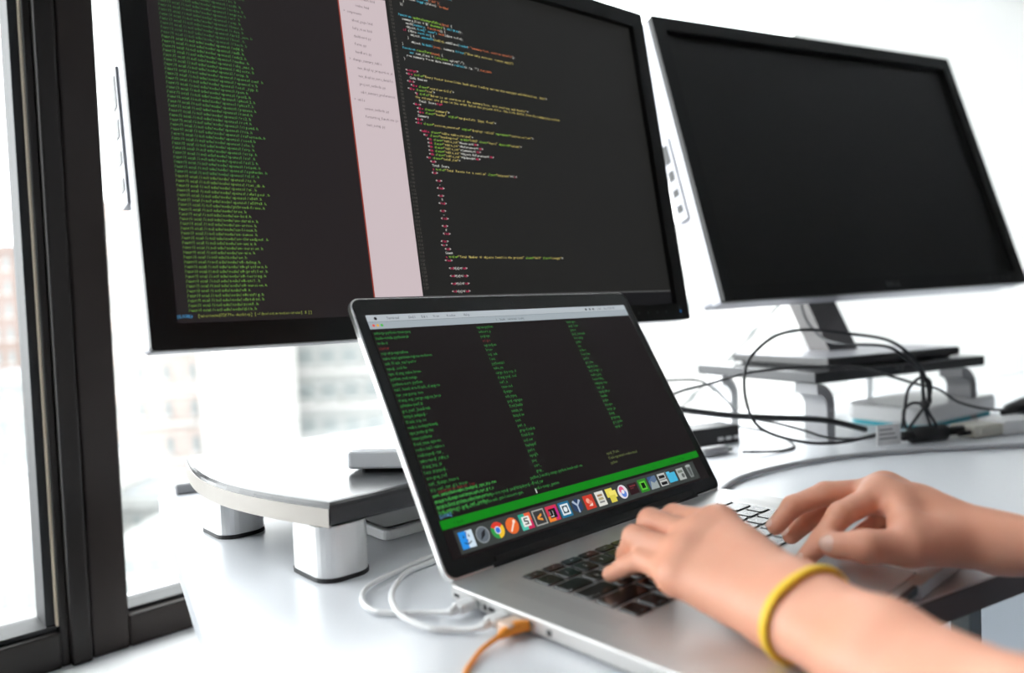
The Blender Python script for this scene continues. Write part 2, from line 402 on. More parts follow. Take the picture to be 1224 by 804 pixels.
# speaker grilles: fine dots in two columns
def grille(x0, x1):
    V = []; F = []
    nx = int((x1-x0)/.0022); ny = 46
    for i in range(nx):
        for j in range(ny):
            cx = x0+(i+.5)*.0022; cy = KY0-.001-j*.00233
            b = len(V); s = .00042
            V += [(cx-s, cy-s, LZ+.00012), (cx+s, cy-s, LZ+.00012), (cx+s, cy+s, LZ+.00012), (cx-s, cy+s, LZ+.00012)]; F.append((b, b+1, b+2, b+3))
    return V, F
for a, b in ((.0195, .0365), (.3225, .3395)):
    s = obj('speaker_grille', grille(a, b), M_grey, lap); s['kind'] = 'stuff'
# ports on the left side
def port(y, wd, h, m=M_black, name='port'): return obj(name, box(-.0003, .002, y-wd/2, y+wd/2, .0066-h/2, .0066+h/2, .0004, 1), m, lap)
port(-.0095, .006, .0026); port(-.0285, .0072, .0036); port(-.0405, .0030, .0040); port(-.047, .0072, .0036); port(-.062, .0072, .0036); port(-.078, .0130, .0050)
port(-.101, .0042, .0042)
# hinge clutch cover
obj('hinge_cover', tube([(.044, .0045, LZ-.002), (LW-.044, .0045, LZ-.002)], .0062, 12, 1), M_hinge, lap, True)
# lid
def plane_M(o, tilt, roll=0):
    ex = Vector((1, 0, 0)); eu = Vector((0, math.sin(tilt), math.cos(tilt)))
    ex2 = ex*math.cos(roll)+eu*math.sin(roll); eu2 = -ex*math.sin(roll)+eu*math.cos(roll); en = ex2.cross(eu2)
    M = Matrix((ex2, eu2, en)).transposed().to_4x4(); M.translation = Vector(o); return M
LM = plane_M((0, 0, LZ), LTILT)
lid_out = rrect(LW, LH, .0095, 6, LW/2, LH/2)
obj('lid_shell', prism(lid_out, -.0062, .0001, .0010, 2), M_alu2, lap, M=LM)
obj('lid_gasket', ring(rrect(LW-.0030, LH-.0030, .0082, 6, LW/2, LH/2), rrect(LW-.0048, LH-.0048, .0074, 6, LW/2, LH/2), .0005, -.001, -.0002), M_hinge, lap, M=LM)
obj('display_glass', prism(rrect(LW-.0046, LH-.0046, .0075, 6, LW/2, LH/2), -.001, .0003), M_glass_black, lap, M=LM)
obj('lid_foot_strip', box(.048, LW-.048, .0006, .0075, .0003, .0010), M_hinge, lap, M=LM)
# what the laptop shows
SX0, SX1, SY0, SY1 = .0105, .3475, .0140, .2235
scr = obj('display', quad(SX0, SX1, SY0, SY1, .00045), screen(27, 22, 23, .7), lap, M=LM)
def lscr(name, vf, rgb, z, lab=None, k=1.0):
    v, f = vf; v = [(p[0], p[1], .0003+z+(p[2] if len(p) > 2 else 0)) for p in v]
    o = obj(name, (v, f), screen(*rgb, k*(1 if 'lettering' in name else .76)), scr, M=LM)
    if lab: o['label'] = lab
    if 'lettering' in name: o['kind'] = 'stuff'
    return o
lscr('menu_bar', quad(SX0, SX1, .2170, SY1), (176, 184, 190), .00022)
lscr('title_bar', quad(SX0, SX1, .2100, .2168), (158, 168, 174), .00022)
mb = [(.030, 'Terminal'), (.0520, 'Shell'), (.0660, 'Edit'), (.0785, 'View'), (.0935, 'Window'), (.1135, 'Help'), (.3000, '100%  Thu 4:57 PM')]
lscr('menu_lettering', text([(x, .2188, .0026, .0017, s) for x, s in mb]+[(.150, .2120, .0024, .0016, '1. bash: terminal (ssh)')]), (30, 32, 34), .0003)
lscr('menu_emblem', join(disc(.0190, .2200, .0015), quad(.2800, .2825, .2188, .2212), quad(.2865, .2885, .2188, .2212), disc(.2930, .2200, .0013)), (20, 20, 22), .0003)
for x, c in ((.0150, (225, 80, 70)), (.0190, (225, 170, 60)), (.0230, (70, 180, 70))): lscr('window_button', disc(x, .2134, .0013), c, .0003)
words = 'git grep bash node python ruby gem npm cargo make clang perl curl tar zip less find sort head tail awk sed vim tmux ssh scp brew conda django flask redis mongo psql mysql httpd nginx'.split()
def lw(n):
    s = ''
    while len(s) < n: s += random.choice(words)+random.choice(['-', '', '_', '.'])
    return s[:n]
TP = .00475; TA = .00163; TH = .0029
green = []
def put(lst, x, row, s): lst.append((x, .2048-row*TP, TH, TA, s))
lens1 = [22, 20, 6, 0, 16, 30, 19, 12, 20, 16, 18, 28, 16, 26, 14, 17, 14, 12, 18, 14, 12, 16, 17, 15, 17, 12, 14, 12, 18, 22, 26, 27]
for i, n in enumerate(lens1):
    if n: put(green, .0125, i, lw(n))
put(green, .0125, 32, lw(62)); put(green, .0125, 33, 'Updating tap: '+lw(40))
lens2 = [12, 9, 7, 0, 9, 5, 7, 4, 10, 7, 16, 14, 6, 9, 7, 8, 11, 10, 8, 8, 4, 6, 12, 9, 7, 8, 5, 6, 3, 5, 5]
for i, n in enumerate(lens2):
    if n: put(green, .1225, i, lw(n))
lens3 = [8, 9, 5, 12, 8, 5, 3, 6, 8, 5, 7, 10, 12, 9, 10, 12, 7, 10, 6, 5, 7, 8, 5, 8, 9, 7]
for i, n in enumerate(lens3):
    if n: put(green, .2430, i, lw(n))
put(green, .1130, 31, lw(40)); put(green, .1130, 32, lw(8)); put(green, .1130, 33, lw(18))
lscr('terminal_lettering', text(green), (50, 124, 56), .0003, 'green terminal lettering in three columns')
dim = []
put(dim, .2150, 30, lw(12)); put(dim, .2150, 31, lw(26)); put(dim, .2150, 32, lw(6))
lscr('terminal_lettering', text(dim), (92, 104, 60), .0003, 'faint olive terminal lettering')
lscr('terminal_lettering', text([(.0125, .2048-3*TP, TH, TA, 'master'), (.0190, .2048-29.5*TP, TH, TA, 'permission denied: log'), (.1225, .2048-3*TP, TH, TA, 'origin')]), (110, 40, 38), .0003, 'dull red terminal lettering')
wl = []
for i in range(4): wl.append((.0125, .0622-i*.0043, .0027, .0016, lw(40-3*i)))
lscr('terminal_lettering', text(wl), (66, 160, 70), .0003)
lscr('terminal_lettering', text([(.0125, .0460, .0027, .0016, '[LOCAL]')]), (90, 150, 190), .0003)
lscr('cursor', quad(.1128, .1142, .0452, .0490), (190, 195, 190), .0003)
lscr('status_bar', quad(SX0, SX1, .0370, .0440), (16, 128, 22), .00025, 'bright green status bar across the terminal')
lscr('status_lettering', text([(.0225, .0388, .0026, .0016, '0 bash'), (.300, .0388, .0026, .0016, 'host 16:57 Thu')]), (8, 60, 12), .0003)
lscr('dock_strip', quad(.0195, .3330, .0160, .0345), (58, 62, 60), .00025)
# dock icons
def icon(parts, i):
    cx = .0290+i*.01540; cy = .0255
    for n, (vf, rgb) in enumerate(parts):
        v, f = vf; v = [(cx+p[0]*.0066, cy+p[1]*.0066) for p in v]
        lscr('dock_icon', (v, f), rgb, .0003+.00003*n)
sq = lambda s=1: quad(-s, s, -s, s)
def wedge(a0, a1, r=1, r0=0):
    n = 10; a = [R(a0+(a1-a0)*i/n) for i in range(n+1)]
    return poly([(r*math.cos(t), r*math.sin(t)) for t in a]+([(0, 0)] if not r0 else [(r0*math.cos(t), r0*math.sin(t)) for t in a[::-1]]))
def star(n=5, r=1, q=.5): return poly([((r if i % 2 == 0 else q)*math.cos(R(90+180*i/n)), (r if i % 2 == 0 else q)*math.sin(R(90+180*i/n))) for i in range(2*n)])
dk = (34, 36, 38)
icons = [
 [(sq(), (40, 140, 225)), (quad(0, 1, -1, 1), (205, 222, 235)), (quad(-.45, -.3, .2, .55), dk), (quad(.3, .45, .2, .55), dk), (poly([(-.6, -.35), (0, -.6), (.6, -.35), (.5, -.25), (0, -.45), (-.5, -.25)]), dk), (poly([(0, .9), (.2, .9), (-.05, 0), (.15, 0), (.05, -.3), (0, -.3), (-.1, -.1)]), (30, 90, 170))],
 [(disc(0, 0, 1), (140, 146, 150)), (disc(0, 0, .86), (96, 104, 112)), (poly([(-.5, -.6), (.55, .6), (.3, -.1)]), (26, 28, 32)), (poly([(-.5, -.6), (.55, .6), (-.1, .3)]), (44, 46, 52))],
 [(wedge(30, 150), (214, 60, 48)), (wedge(150, 270), (50, 150, 72)), (wedge(270, 390), (236, 190, 50)), (disc(0, 0, .46), (225, 228, 230)), (disc(0, 0, .36), (58, 110, 210))],
 [(disc(0, 0, 1), (226, 104, 48)), (poly([(-.5, -.6), (-.3, -.7), (.6, .4), (.4, .55)]), (240, 220, 205)), (disc(.45, .45, .22), (240, 220, 205))],
 [(quad(-1, 0, 0, 1), (40, 165, 140)), (quad(0, 1, 0, 1), (226, 96, 60)), (quad(-1, 0, -1, 0), (80, 190, 170)), (quad(0, 1, -1, 0), (196, 40, 90)), (sq(.62), (232, 232, 228)), (poly([(-.35, -.4), (.35, -.4), (.35, .05), (-.15, .15), (-.15, .3), (.35, .3), (.35, .45), (-.35, .45), (-.35, .0), (.15, -.1), (.15, -.25), (-.35, -.25)]), dk)],
 [(sq(), (165, 165, 160)), (sq(.84), (58, 58, 58)), (poly([(-.4, .1), (.4, .45), (.4, .15), (-.1, -.05), (.4, -.2), (.4, -.5), (-.4, -.2)]), (232, 150, 60))],
 [(sq(), (205, 50, 80)), (quad(-1, .2, -1, -.3), (232, 130, 50)), (wedge(300, 420, 1), (190, 40, 130)), (sq(.6), (18, 18, 20)), (text([(-.5, -.1, .45, .45, 'IJ')]), (225, 225, 225)), (quad(-.45, .1, -.42, -.32), (225, 225, 225))],
 [(sq(), (30, 110, 150)), (sq(.72), (225, 232, 235)), (sq(.50), (40, 60, 74)), (disc(0, 0, .34), (225, 232, 235))],
 [(poly([(-.9, .5), (0, 1), (.9, .5), (.9, -.5), (0, -1), (-.9, -.5)]), (40, 62, 96)), (poly([(-.8, .6), (-.5, .8), (.1, .1), (.1, -.9), (-.15, -.9), (-.15, 0)]), (170, 182, 200)), (poly([(.8, .6), (.5, .8), (0, .2), (.1, 0)]), (170, 182, 200))],
 [(sq(.95), (196, 60, 44)), (disc(-.2, .2, .35), (232, 160, 140)), (disc(.2, -.15, .35), (226, 120, 100)), (poly([(-.4, -.5), (.5, -.2), (.4, -.6)]), (238, 210, 200))],
 [(quad(-.85, .85, -1, 1), (216, 216, 208)), (quad(-.5, .5, .3, .6), (150, 120, 90)), (quad(-.5, .5, -.2, .15), (170, 160, 120)), (quad(-.5, .5, -.6, -.35), (130, 130, 130))],
 [(quad(-1, .4, -.2, 1), (226, 212, 90)), (quad(-.4, 1, -.4, .6), (236, 222, 110)), (quad(-.6, .6, -1, 0), (214, 200, 80))],
 [(disc(0, 0, 1), (220, 214, 222)), (disc(-.1, .3, .5), (216, 90, 130)), (disc(.1, -.3, .5), (90, 130, 210)), (disc(0, 0, .3), (232, 228, 232))],
 [(quad(-1, 1, -.8, .8), (44, 24, 28)), (quad(-.6, .7, .3, .5), (120, 50, 56)), (quad(-.6, .2, 0, .2), (90, 40, 46))],
 [(sq(.95), (46, 130, 40)), (sq(.62), (96, 190, 60)), (sq(.40), (16, 34, 16))],
 [(sq(.95), (90, 110, 140)), (poly([(-.95, -.95), (.95, -.95), (.95, .2), (.2, -.1), (-.4, .3)]), (150, 160, 160)), (poly([(-.95, .3), (.3, .95), (-.95, .95)]), (60, 84, 130))],
 [(quad(-.9, .9, .05, .95), (190, 192, 190)), (quad(-.7, .7, .2, .65), (24, 24, 26)), (quad(-.9, .9, -.95, -.05), (190, 192, 190)), (quad(-.7, .7, -.8, -.35), (24, 24, 26))],
 [(quad(-1, 1, -.8, .65), (70, 176, 214)), (quad(-1, -.2, .6, .9), (90, 190, 224))],
 [(quad(-.85, .85, -.9, .9), (170, 176, 172)), (quad(-.6, .6, .2, .6), (110, 120, 110)), (disc(.3, -.3, .35), (90, 94, 92))],
 [(poly([(-.65, .95), (.65, .95), (.45, -.95), (-.45, -.95)]), (120, 126, 124)), (disc(0, .9, .66, 0, 16, .18), (160, 166, 164)), (poly([(-.3, .6), (.3, .6), (.2, -.7), (-.2, -.7)]), (84, 88, 88))],
]
for i, ic in enumerate(icons): icon(ic, i)
lscr('dock_separator', quad(.0290+16.5*.0154-.0003, .0290+16.5*.0154+.0003, .0185, .0325), (130, 134, 132), .0003)
obj('webcam', disc(LW/2, .2313, .0014, .0005), M_hinge, lap, M=LM)

# ------------------------------------------------------------------ monitors
MWD, MHT = .693, .448
def monitor(name, label, o_world, yaw, tilt, roll, base_xy, base_z, base_size, base_turn, neck, scale=1.0, lean=0, m_base=None):
    root = empty(name, (base_xy[0], base_xy[1], base_z), yaw, label, 'monitor')
    d = Vector(o_world)-Vector((base_xy[0], base_xy[1], base_z))
    o = Matrix.Rotation(-yaw, 3, 'Z') @ d
    PM = plane_M(o, tilt, roll) @ Matrix.Scale(scale, 4)
    W, H = MWD, MHT; bz = .0225
    outer = rrect(W, H, .003, 2, W/2, H/2); inner = rrect(W-2*bz, H-2*bz, .001, 2, W/2, H/2)
    obj('bezel', ring(outer, inner, 0, -.0095, -.009), M_bezel, root, M=PM)
    panel = obj('screen', quad(bz-.001, W-bz+.001, bz-.001, H-bz+.001, -.0085), M_panel, root, M=PM)
    obj('side_frame', prism(rrect(W, H, .003, 2, W/2, H/2), -.026, -.0092), M_silver, root, M=PM)
    obj('rear_frame', prism(rrect(W-.006, H-.006, .006, 3, W/2, H/2), -.050, -.026), M_silver, root, M=PM)
    obj('rear_cover', prism(rrect(W*.72, H*.74, .03, 4, W/2, H/2), -.090, -.050, .012, 2), M_satin, root, M=PM)
    # card reader and ports in a block on the left flank
    obj('port_block', box(-.0022, .0035, H*.30, H*.58, -.049, -.027, .0008, 1), M_silver, root, M=PM)
    for t0, t1 in ((.500, .565), (.44, .475), (.385, .41), (.33, .355)):
        obj('port_slot', box(-.0028, .002, H*t0, H*t1, -.0445, -.0325), M_black, root, M=PM)
    # logo and touch marks on the lower bezel
    lg = [(W/2-.017, .0078, .0078, .0088, 'D'), (W/2-.008, .0078, .0078, .0088, 'E'), (W/2+.0005, .0078, .0078, .0088, 'L'), (W/2+.008, .0078, .0078, .0088, 'L')]
    obj('logo', text(lg), mat('logo_print', (.20, .20, .20), .4, noise=.05), root, M=PM @ Matrix.Translation((0, 0, .0002)))
    for k in range(4):
        obj('touch_mark', disc(W-.030-.018*(k+1), .0115, .0022, .0002), mat('touch_print', (.02, .02, .022), .3, noise=.05), root, M=PM)
    # stand
    bh = .020 if m_base else .016; bw, bd = base_size; BT = Matrix.Rotation(base_turn, 4, 'Z')
    obj('base_plate', prism(rrect(bw, bd, .004, 3), 0.003, bh, .0025, 2), m_base or M_satin, root, M=BT)
    obj('base_pad', prism(rrect(bw-.02, bd-.02, .004, 3), 0, .0032), M_black, root, M=BT)
    obj('base_top', prism(rrect(bw-.004, bd-.004, .004, 3), bh-.0005, bh+.0008, .0005, 1), m_base or M_silver, root, M=BT)
    c = PM @ Vector((W/2, H*.40, -.088))
    nx, ny = neck
    q0 = [(nx-.033, ny-.02), (nx+.033, ny-.02), (nx+.033, ny+.022), (nx-.033, ny+.022)]
    V = [(x, y, .0162) for x, y in q0]
    dx, dy = c.x-nx, c.y-ny+lean
    V += [(x+dx, y+dy, c.z) for x, y in q0]
    obj('neck', (V, [(3, 2, 1, 0), (4, 5, 6, 7), (0, 1, 5, 4), (1, 2, 6, 5), (2, 3, 7, 6), (3, 0, 4, 7)]), M_neck, root)
    obj('mount_plate', box(W/2-.06, W/2+.06, H*.30, H*.58, -.098-lean, -.088, .003), M_neck, root, M=PM)
    return root, PM, panel
RISER_L_TOP = .064; RISER_R_TOP = .1015
SL = .62/MWD
mL, PL_, panL = monitor('computer_monitor', 'large monitor with terminal and code windows behind the laptop',
    (.2231-math.cos(.6598)*.62, .9328-math.sin(.6598)*.62, .1864), .6598, .1613, 0, (-.062, .803), RISER_L_TOP, (.160, .27), -.76, (-.005, .02), SL, m_base=mat('pale_silver_plastic', (.80, .81, .84), .35, noise=.01))
mR, PR_, panR = monitor('computer_monitor', 'large monitor with a blank black screen above the tangle of cables',
    (.2894, 1.0085, .2059), .4553, .3002, .0194, (.548, 1.235), RISER_R_TOP, (.30, .20), 0, (.0, .02), lean=.11)
obj('power_light', disc(MWD-.018, .0115, .0018, .0003), screen(40, 110, 170, .6), mL, M=PL_)
# code on the left monitor
def mscr(name, vf, rgb, z=.0004, lab=None, k=1.0):
    v, f = vf; v = [(p[0], p[1], -.0085+z) for p in v]
    o = obj(name, (v, f), screen(*rgb, k*(1 if 'lettering' in name else .72)), panL, M=PL_)
    if lab: o['label'] = lab
    if 'lettering' in name or name == 'line_numbers': o['kind'] = 'stuff'
    return o
BZ = .0225
mscr('terminal_window', quad(BZ, .2135, BZ, MHT-BZ), (38, 34, 35), .0002, 'dark terminal window')
mscr('file_sidebar', quad(.2150, .2715, BZ+.020, MHT-BZ), (206, 190, 194), .0003, 'pale file list beside the code')
mscr('sidebar_edge', quad(.2135, .2150, BZ+.020, MHT-BZ), (150, 62, 50), .0003)
mscr('editor_window', quad(.2715, MWD-BZ, BZ+.020, MHT-BZ), (36, 36, 35), .0002, 'dark code editor window')
mscr('window_edge', quad(.2150, MWD-BZ, BZ+.0185, BZ+.0200), (88, 88, 88), .0003)
mscr('wallpaper', quad(.2150, MWD-BZ, BZ, BZ+.0185), (26, 26, 28), .0002)
hn = 'aes asn1 bio blowfish bn buffer camellia cast cmac cms comp conf crypto des dh dsa dtls1 ebcdic ec ecdh ecdsa engine err evp hmac idea krb5_asn kssl lhash md4 md5 mdc2 modes obj_mac objects ocsp opensslconf opensslv ossl_typ pem pem2 pkcs12 pkcs7 pqueue rand rc2 rc4 ripemd rsa safestack seed sha srp srtp ssl ssl2 stack symhacks tls1 ts txt_db ui whrlpool x509 x509v3'.split()
uvn = ['uv-bsd', 'uv-darwin', 'uv-errno', 'uv-linux', 'uv-sunos', 'uv-threadpool', 'uv-unix', 'uv-version', 'uv-win', 'uv', 'v8-debug', 'v8-platform', 'v8-profiler', 'v8-testing', 'v8-util', 'v8-version', 'v8', 'v8config', 'v8stdint', 'zconf', 'zlib']
names = ['openssl/'+h for h in hn]+['pthread-fixes', 'tree']+uvn
TL = []; p = .00433; n = int((MHT-.0275-.0340)/p)
names = names[-n:] if len(names) >= n else (hn+names)[-n:]
tg = {'a': [], 'b': [], 'c': []}
for i, s in enumerate(names):
    y = .0335+(n-1-i)*p
    L_ = '/usr/local/include/node/'+s+'.h'
    tg['abc'[min(2, i*3//n)]].append((.0345, y, .0027, .00198, L_))
for k, c in (('a', (66, 120, 62)), ('b', (84, 148, 70)), ('c', (108, 156, 66))):
    mscr('terminal_lettering', text(tg[k]), c, .0004, 'green file path lettering')
mscr('terminal_lettering', text([(.0245, .0285, .0027, .00190, '(LOCAL)')]), (70, 150, 200), .0004, 'blue prompt lettering')
mscr('terminal_lettering', text([(.0420, .0285, .0027, .00190, '[username@72f79e-desktop] [~/dev/coin-notes-areas] $ []')]), (128, 140, 66), .0004, 'olive prompt lettering')
# sidebar file names
sb = [(4, 0, 'vendor'), (6, 1, 'app_controller.js'), (3, 2, 'layouts'), (5, 3, 'base_template.html'), (7, 4, 'create_dash.html'), (8, 5, 'index.html'), (3, 6, 'components'), (5, 7, 'about_page.html'), (5, 8, 'help_view.html'), (5, 9, 'dashboard.py'), (5, 10, 'forms.py'), (5, 11, 'handlers.py'), (3, 12, 'change_summary_table'), (5, 13, 'new_display_properties_view'), (5, 14, 'new_display_more_details.js'), (5, 15, 'project_methods.py'), (5, 16, 'edit_summary_preferences'), (3, 17, 'utils'), (6, 18, 'common_methods.py'), (6, 19, 'formatting_functions.js'), (6, 20, 'test_setup.py')]
tsb = []
for ind, r_, s in sb:
    y = .4035-r_*.0089; x = .2165+ind*.0022
    tsb.append((x, y, .0032, .0017, s[:int((.2705-x)/.0017)]))
    if ind == 3: tsb.append((x-.004, y, .0032, .0017, '>'))
mscr('sidebar_lettering', text(tsb), (92, 84, 86), .0005)
mscr('sidebar_selection', quad(.2150, .2715, .4035-3*.0089-.0028, .4035-3*.0089+.0052), (128, 120, 124), .0004)
# line numbers and code
CP = .00432; C0 = .4215; CX = .2865; CA = .00205; CH = .0029
nrow = int((C0-BZ-.0225)/CP)
mscr('line_numbers', text([(.2745, C0-i*CP, .0026, .00185, '%3d' % (41+i)) for i in range(nrow)]), (96, 92, 86), .0004)
W_, T_, G_, Y_, P_, O_ = (205, 205, 198), (74, 168, 190), (130, 178, 60), (188, 172, 98), (200, 44, 92), (196, 110, 70)
seg = {c: [] for c in (W_, T_, G_, Y_, P_, O_)}
def code(row, ind, *parts):
    x = CX+ind*CA
    for c, s in parts:
        seg[c].append((x, C0-row*CP, CH, CA, s)); x += len(s)*CA
def tg_(row, ind, name, attrs=(), body=None, close=True):
    pr = [(W_, '<'), (P_, name)]
    for a, v in attrs: pr += [(G_, ' '+a+'='), (Y_, '"'+v+'"')]
    pr += [(W_, '>')]
    if body is not None: pr += [(W_, body), (W_, '</'), (P_, name), (W_, '>')]
    code(row, ind, *pr)
code(0, 2, (T_, 'module'), (W_, '.'), (G_, 'controller'), (W_, '({')); code(1, 4, (W_, 'scope.'), (T_, 'addEventListener'), (O_, "('change')"), (Y_, ' // update the table view'))
code(2, 4, (T_, 'var'), (W_, ' section = '), (T_, 'document'), (W_, '.'), (T_, 'getElementById'), (O_, "('section-list')"))
code(3, 4, (P_, 'if'), (W_, ' (section.'), (T_, 'value.length'), (P_, ' > '), (O_, '0'), (W_, ') {'))
code(4, 6, (P_, 'return'), (T_, ' objectManager'), (W_, '.'), (T_, 'loadTable'), (O_, '(section)'), (W_, ','))
code(5, 6, (W_, 'table.'), (T_, 'refreshColumns'), (W_, '('), (O_, "'sorted'"), (W_, ')'))
code(6, 6, (T_, 'this.settings'), (P_, ' = '), (W_, 'section.'), (T_, 'options'), (W_, ';'))
code(7, 4, (W_, '} '), (P_, 'else'), (W_, ' {')); code(8, 6, (W_, 'table.'), (T_, 'clearRows'), (O_, "('all')"), (W_, ';'))
code(9, 6, (W_, 'button.'), (T_, 'toggle'), (W_, '(false) '), (O_, "'hidden'"))
code(10, 4, (W_, '}')); code(11, 2, (W_, '})')); 
code(14, 0, (T_, 'function '), (G_, 'updateSummaryTable'), (O_, '(data)'), (W_, ' {'))
code(15, 2, (W_, 'summary_list = $('), (G_, "'#summary'"), (W_, ').'), (T_, 'children'), (W_, '();'))
code(16, 4, (W_, 'each('), (T_, 'summary'), (W_, ', '), (O_, 'function'), (W_, '() {'))
code(17, 4, (W_, 'object.'), (T_, 'find(".name")'), (O_, '.html'), (W_, '(data.title);'))
code(18, 2, (P_, 'if'), (W_, ' (data.'), (T_, 'sections'), (W_, ') {'))
code(19, 6, (W_, 'object.'), (T_, 'appendTo'), (Y_, '(table)'), (W_, '.addClass('), (T_, 'loaded'), (O_, '+ "summary list, section details"'), (W_, ');'))
code(20, 4, (W_, '}'))
code(21, 6, (W_, 'object.'), (T_, 'hideAll'), (O_, '(row)'), (W_, ', summary.'), (T_, 'filter'), (Y_, '("Show only sections, remove empty")'))
code(22, 0, (W_, '}'))
code(23, 0, (T_, 'function '), (G_, 'resetForm'), (O_, '(name)'), (W_, ' {'))
code(24, 4, (T_, 'var'), (W_, ' row_class = '), (G_, 'form_name'), (W_, '.split("-");'))
code(25, 2, (W_, 'row.summary = row.data.summary.'), (T_, 'replace'), (W_, '(/ /g, "").'), (O_, 'row_name'))
code(26, 0, (W_, '}'))
tg_(29, 0, 'script'); tg_(30, 0, 'div', [('title', 'Every factor below links back after loading various key messages and definitions, data')])
code(31, 2, (W_, 'Code Review')); tg_(32, 0, 'div'); tg_(33, 2, 'div', [('class', 'overview-title')])
tg_(34, 0, 'div', [('class', 'row')]); tg_(35, 4, 'p', [('title', 'Below is an overview of the summary list, with sections and details')])
code(36, 4, (Y_, 'the columns are given in the order below the project title, the lists differ from the summary by section'))
code(37, 6, (W_, 'Total Score'), (P_, '</p>')); tg_(38, 2, 'div'); tg_(39, 4, 'div', [('class', 'summary')])
tg_(40, 4, 'div', [('class', 'header'), ('style', 'margin-left: 20px; float')]); code(41, 4, (W_, 'Summary'))
tg_(42, 2, 'div'); tg_(43, 2, 'div', [('class', 'section_overview'), ('style', 'display: inline'), ('ng-repeat', 'section in list')])
tg_(45, 4, 'table', [('class', 'table table-striped')]); tg_(46, 6, 'tr', [('class', 'heading-row'), ('width', '100%'), ('class', 'basic'), ('data-id', 'column')])
for i, b in enumerate(('Section', 'References', 'Comments', 'Object References', 'Updated')): tg_(47+i, 8, 'th', [('class', 'table_col')], b)
tg_(52, 6, 'tr', [('class', 'total_row')]); tg_(53, 8, 'td'); code(54, 9, (W_, 'Total Score'))
code(55, 9, (P_, 'a'), (G_, ' title='), (Y_, '"Total Points for a section"'), (G_, ' class='), (Y_, '"helptext"'), (W_, '></'), (P_, 'a'), (W_, '>')); tg_(56, 8, 'td')
r_ = 58
for k in range(4):
    tg_(r_, 10, 'td'); code(r_+1, 12, (W_, '0' if k % 2 else '-')); tg_(r_+2, 10, '/td'); r_ += 4
tg_(r_, 8, '/tr'); tg_(r_+1, 8, 'tr'); tg_(r_+2, 10, 'td'); code(r_+3, 10, (W_, 'Count'))
code(r_+4, 10, (P_, 'a'), (G_, ' title='), (Y_, '"Total Number of objects found in the project"'), (G_, ' class='), (Y_, '"half"'), (G_, ' class='), (Y_, '"integer"'), (W_, '>')); tg_(r_+5, 9, '/td')
for k in range(4): code(r_+7+2*k, 11, (W_, '<'), (P_, 'td'), (W_, '>{n}</'), (P_, 'td'), (W_, '>'))
for c, lst in seg.items():
    lst = [t_ for t_ in lst if t_[1] > BZ+.0215]
    mscr('code_lettering', text(lst), c, .0004, k=1.15)

# ------------------------------------------------------------------ risers
def leg_prism(w_, d_, r, z0, z1): return prism(rrect(w_, d_, r, 5), z0, z1)
rl = empty('monitor_riser', LO, LYAW, 'charcoal monitor riser with bowed sides on chunky silver legs', 'riser')
def deck_pts():
    x0, x1, ya, yb = -.040, .375, .094, .402
    pts = []
    nb = 14
    for i in range(nb+1):    # right side, bowed out, front to back
        t = i/nb; pts.append((x1+.028*math.sin(math.pi*t), ya+(yb-ya)*t))
    for i in range(nb+1):
        t = i/nb; pts.append((x0-.028*math.sin(math.pi*t), yb+(ya-yb)*t))
    return pts
obj('deck', prism(deck_pts(), .0435, RISER_L_TOP, .0052, 3), M_deck, rl)
def side_sheen(sg):
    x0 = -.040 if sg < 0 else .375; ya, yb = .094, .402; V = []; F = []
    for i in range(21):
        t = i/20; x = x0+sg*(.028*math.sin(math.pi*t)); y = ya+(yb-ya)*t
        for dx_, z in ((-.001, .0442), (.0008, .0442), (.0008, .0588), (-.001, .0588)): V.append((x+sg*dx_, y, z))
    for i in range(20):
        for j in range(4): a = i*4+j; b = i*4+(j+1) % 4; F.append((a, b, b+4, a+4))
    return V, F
for sg in (-1, 1): obj('side_sheen', side_sheen(sg), M_sheen, rl)['label'] = 'added pale strip standing in for window light on the side'  # added strips: pale colour imitates window light on the dark deck sides
for lx, ly in ((-.030, .126), (-.037, .306), (.365, .126), (.372, .306)):
    sx = .016 if lx < .1 else -.016
    a = obj('leg', prism(rrect(.046, .062, .016, 6, lx+sx*.4, ly), .0035, .0438), M_leg, rl)
    b = obj('rubber_foot', prism(rrect(.047, .063, .016, 6, lx+sx*.4, ly), 0, .0036), M_black, a)
# slim slab under the left riser
sl = empty('slim_keyboard', LO+Matrix.Rotation(LYAW, 3, 'Z') @ Vector((.215, .235, 0)), LYAW, 'slim white slab, its shaded top painted dark, lying under the charcoal riser', 'keyboard')
obj('case', prism(rrect(.34, .17, .008, 4), .0012, .011, .002, 2), M_white, sl)
obj('shaded_top', prism(rrect(.33, .16, .006, 4), .0108, .013), M_satin, sl)  # dark colour stands for the shade under the riser
for fx in (-.14, .14): obj('foot', box(fx-.01, fx+.01, -.06, .06, 0, .0014), M_black, sl)
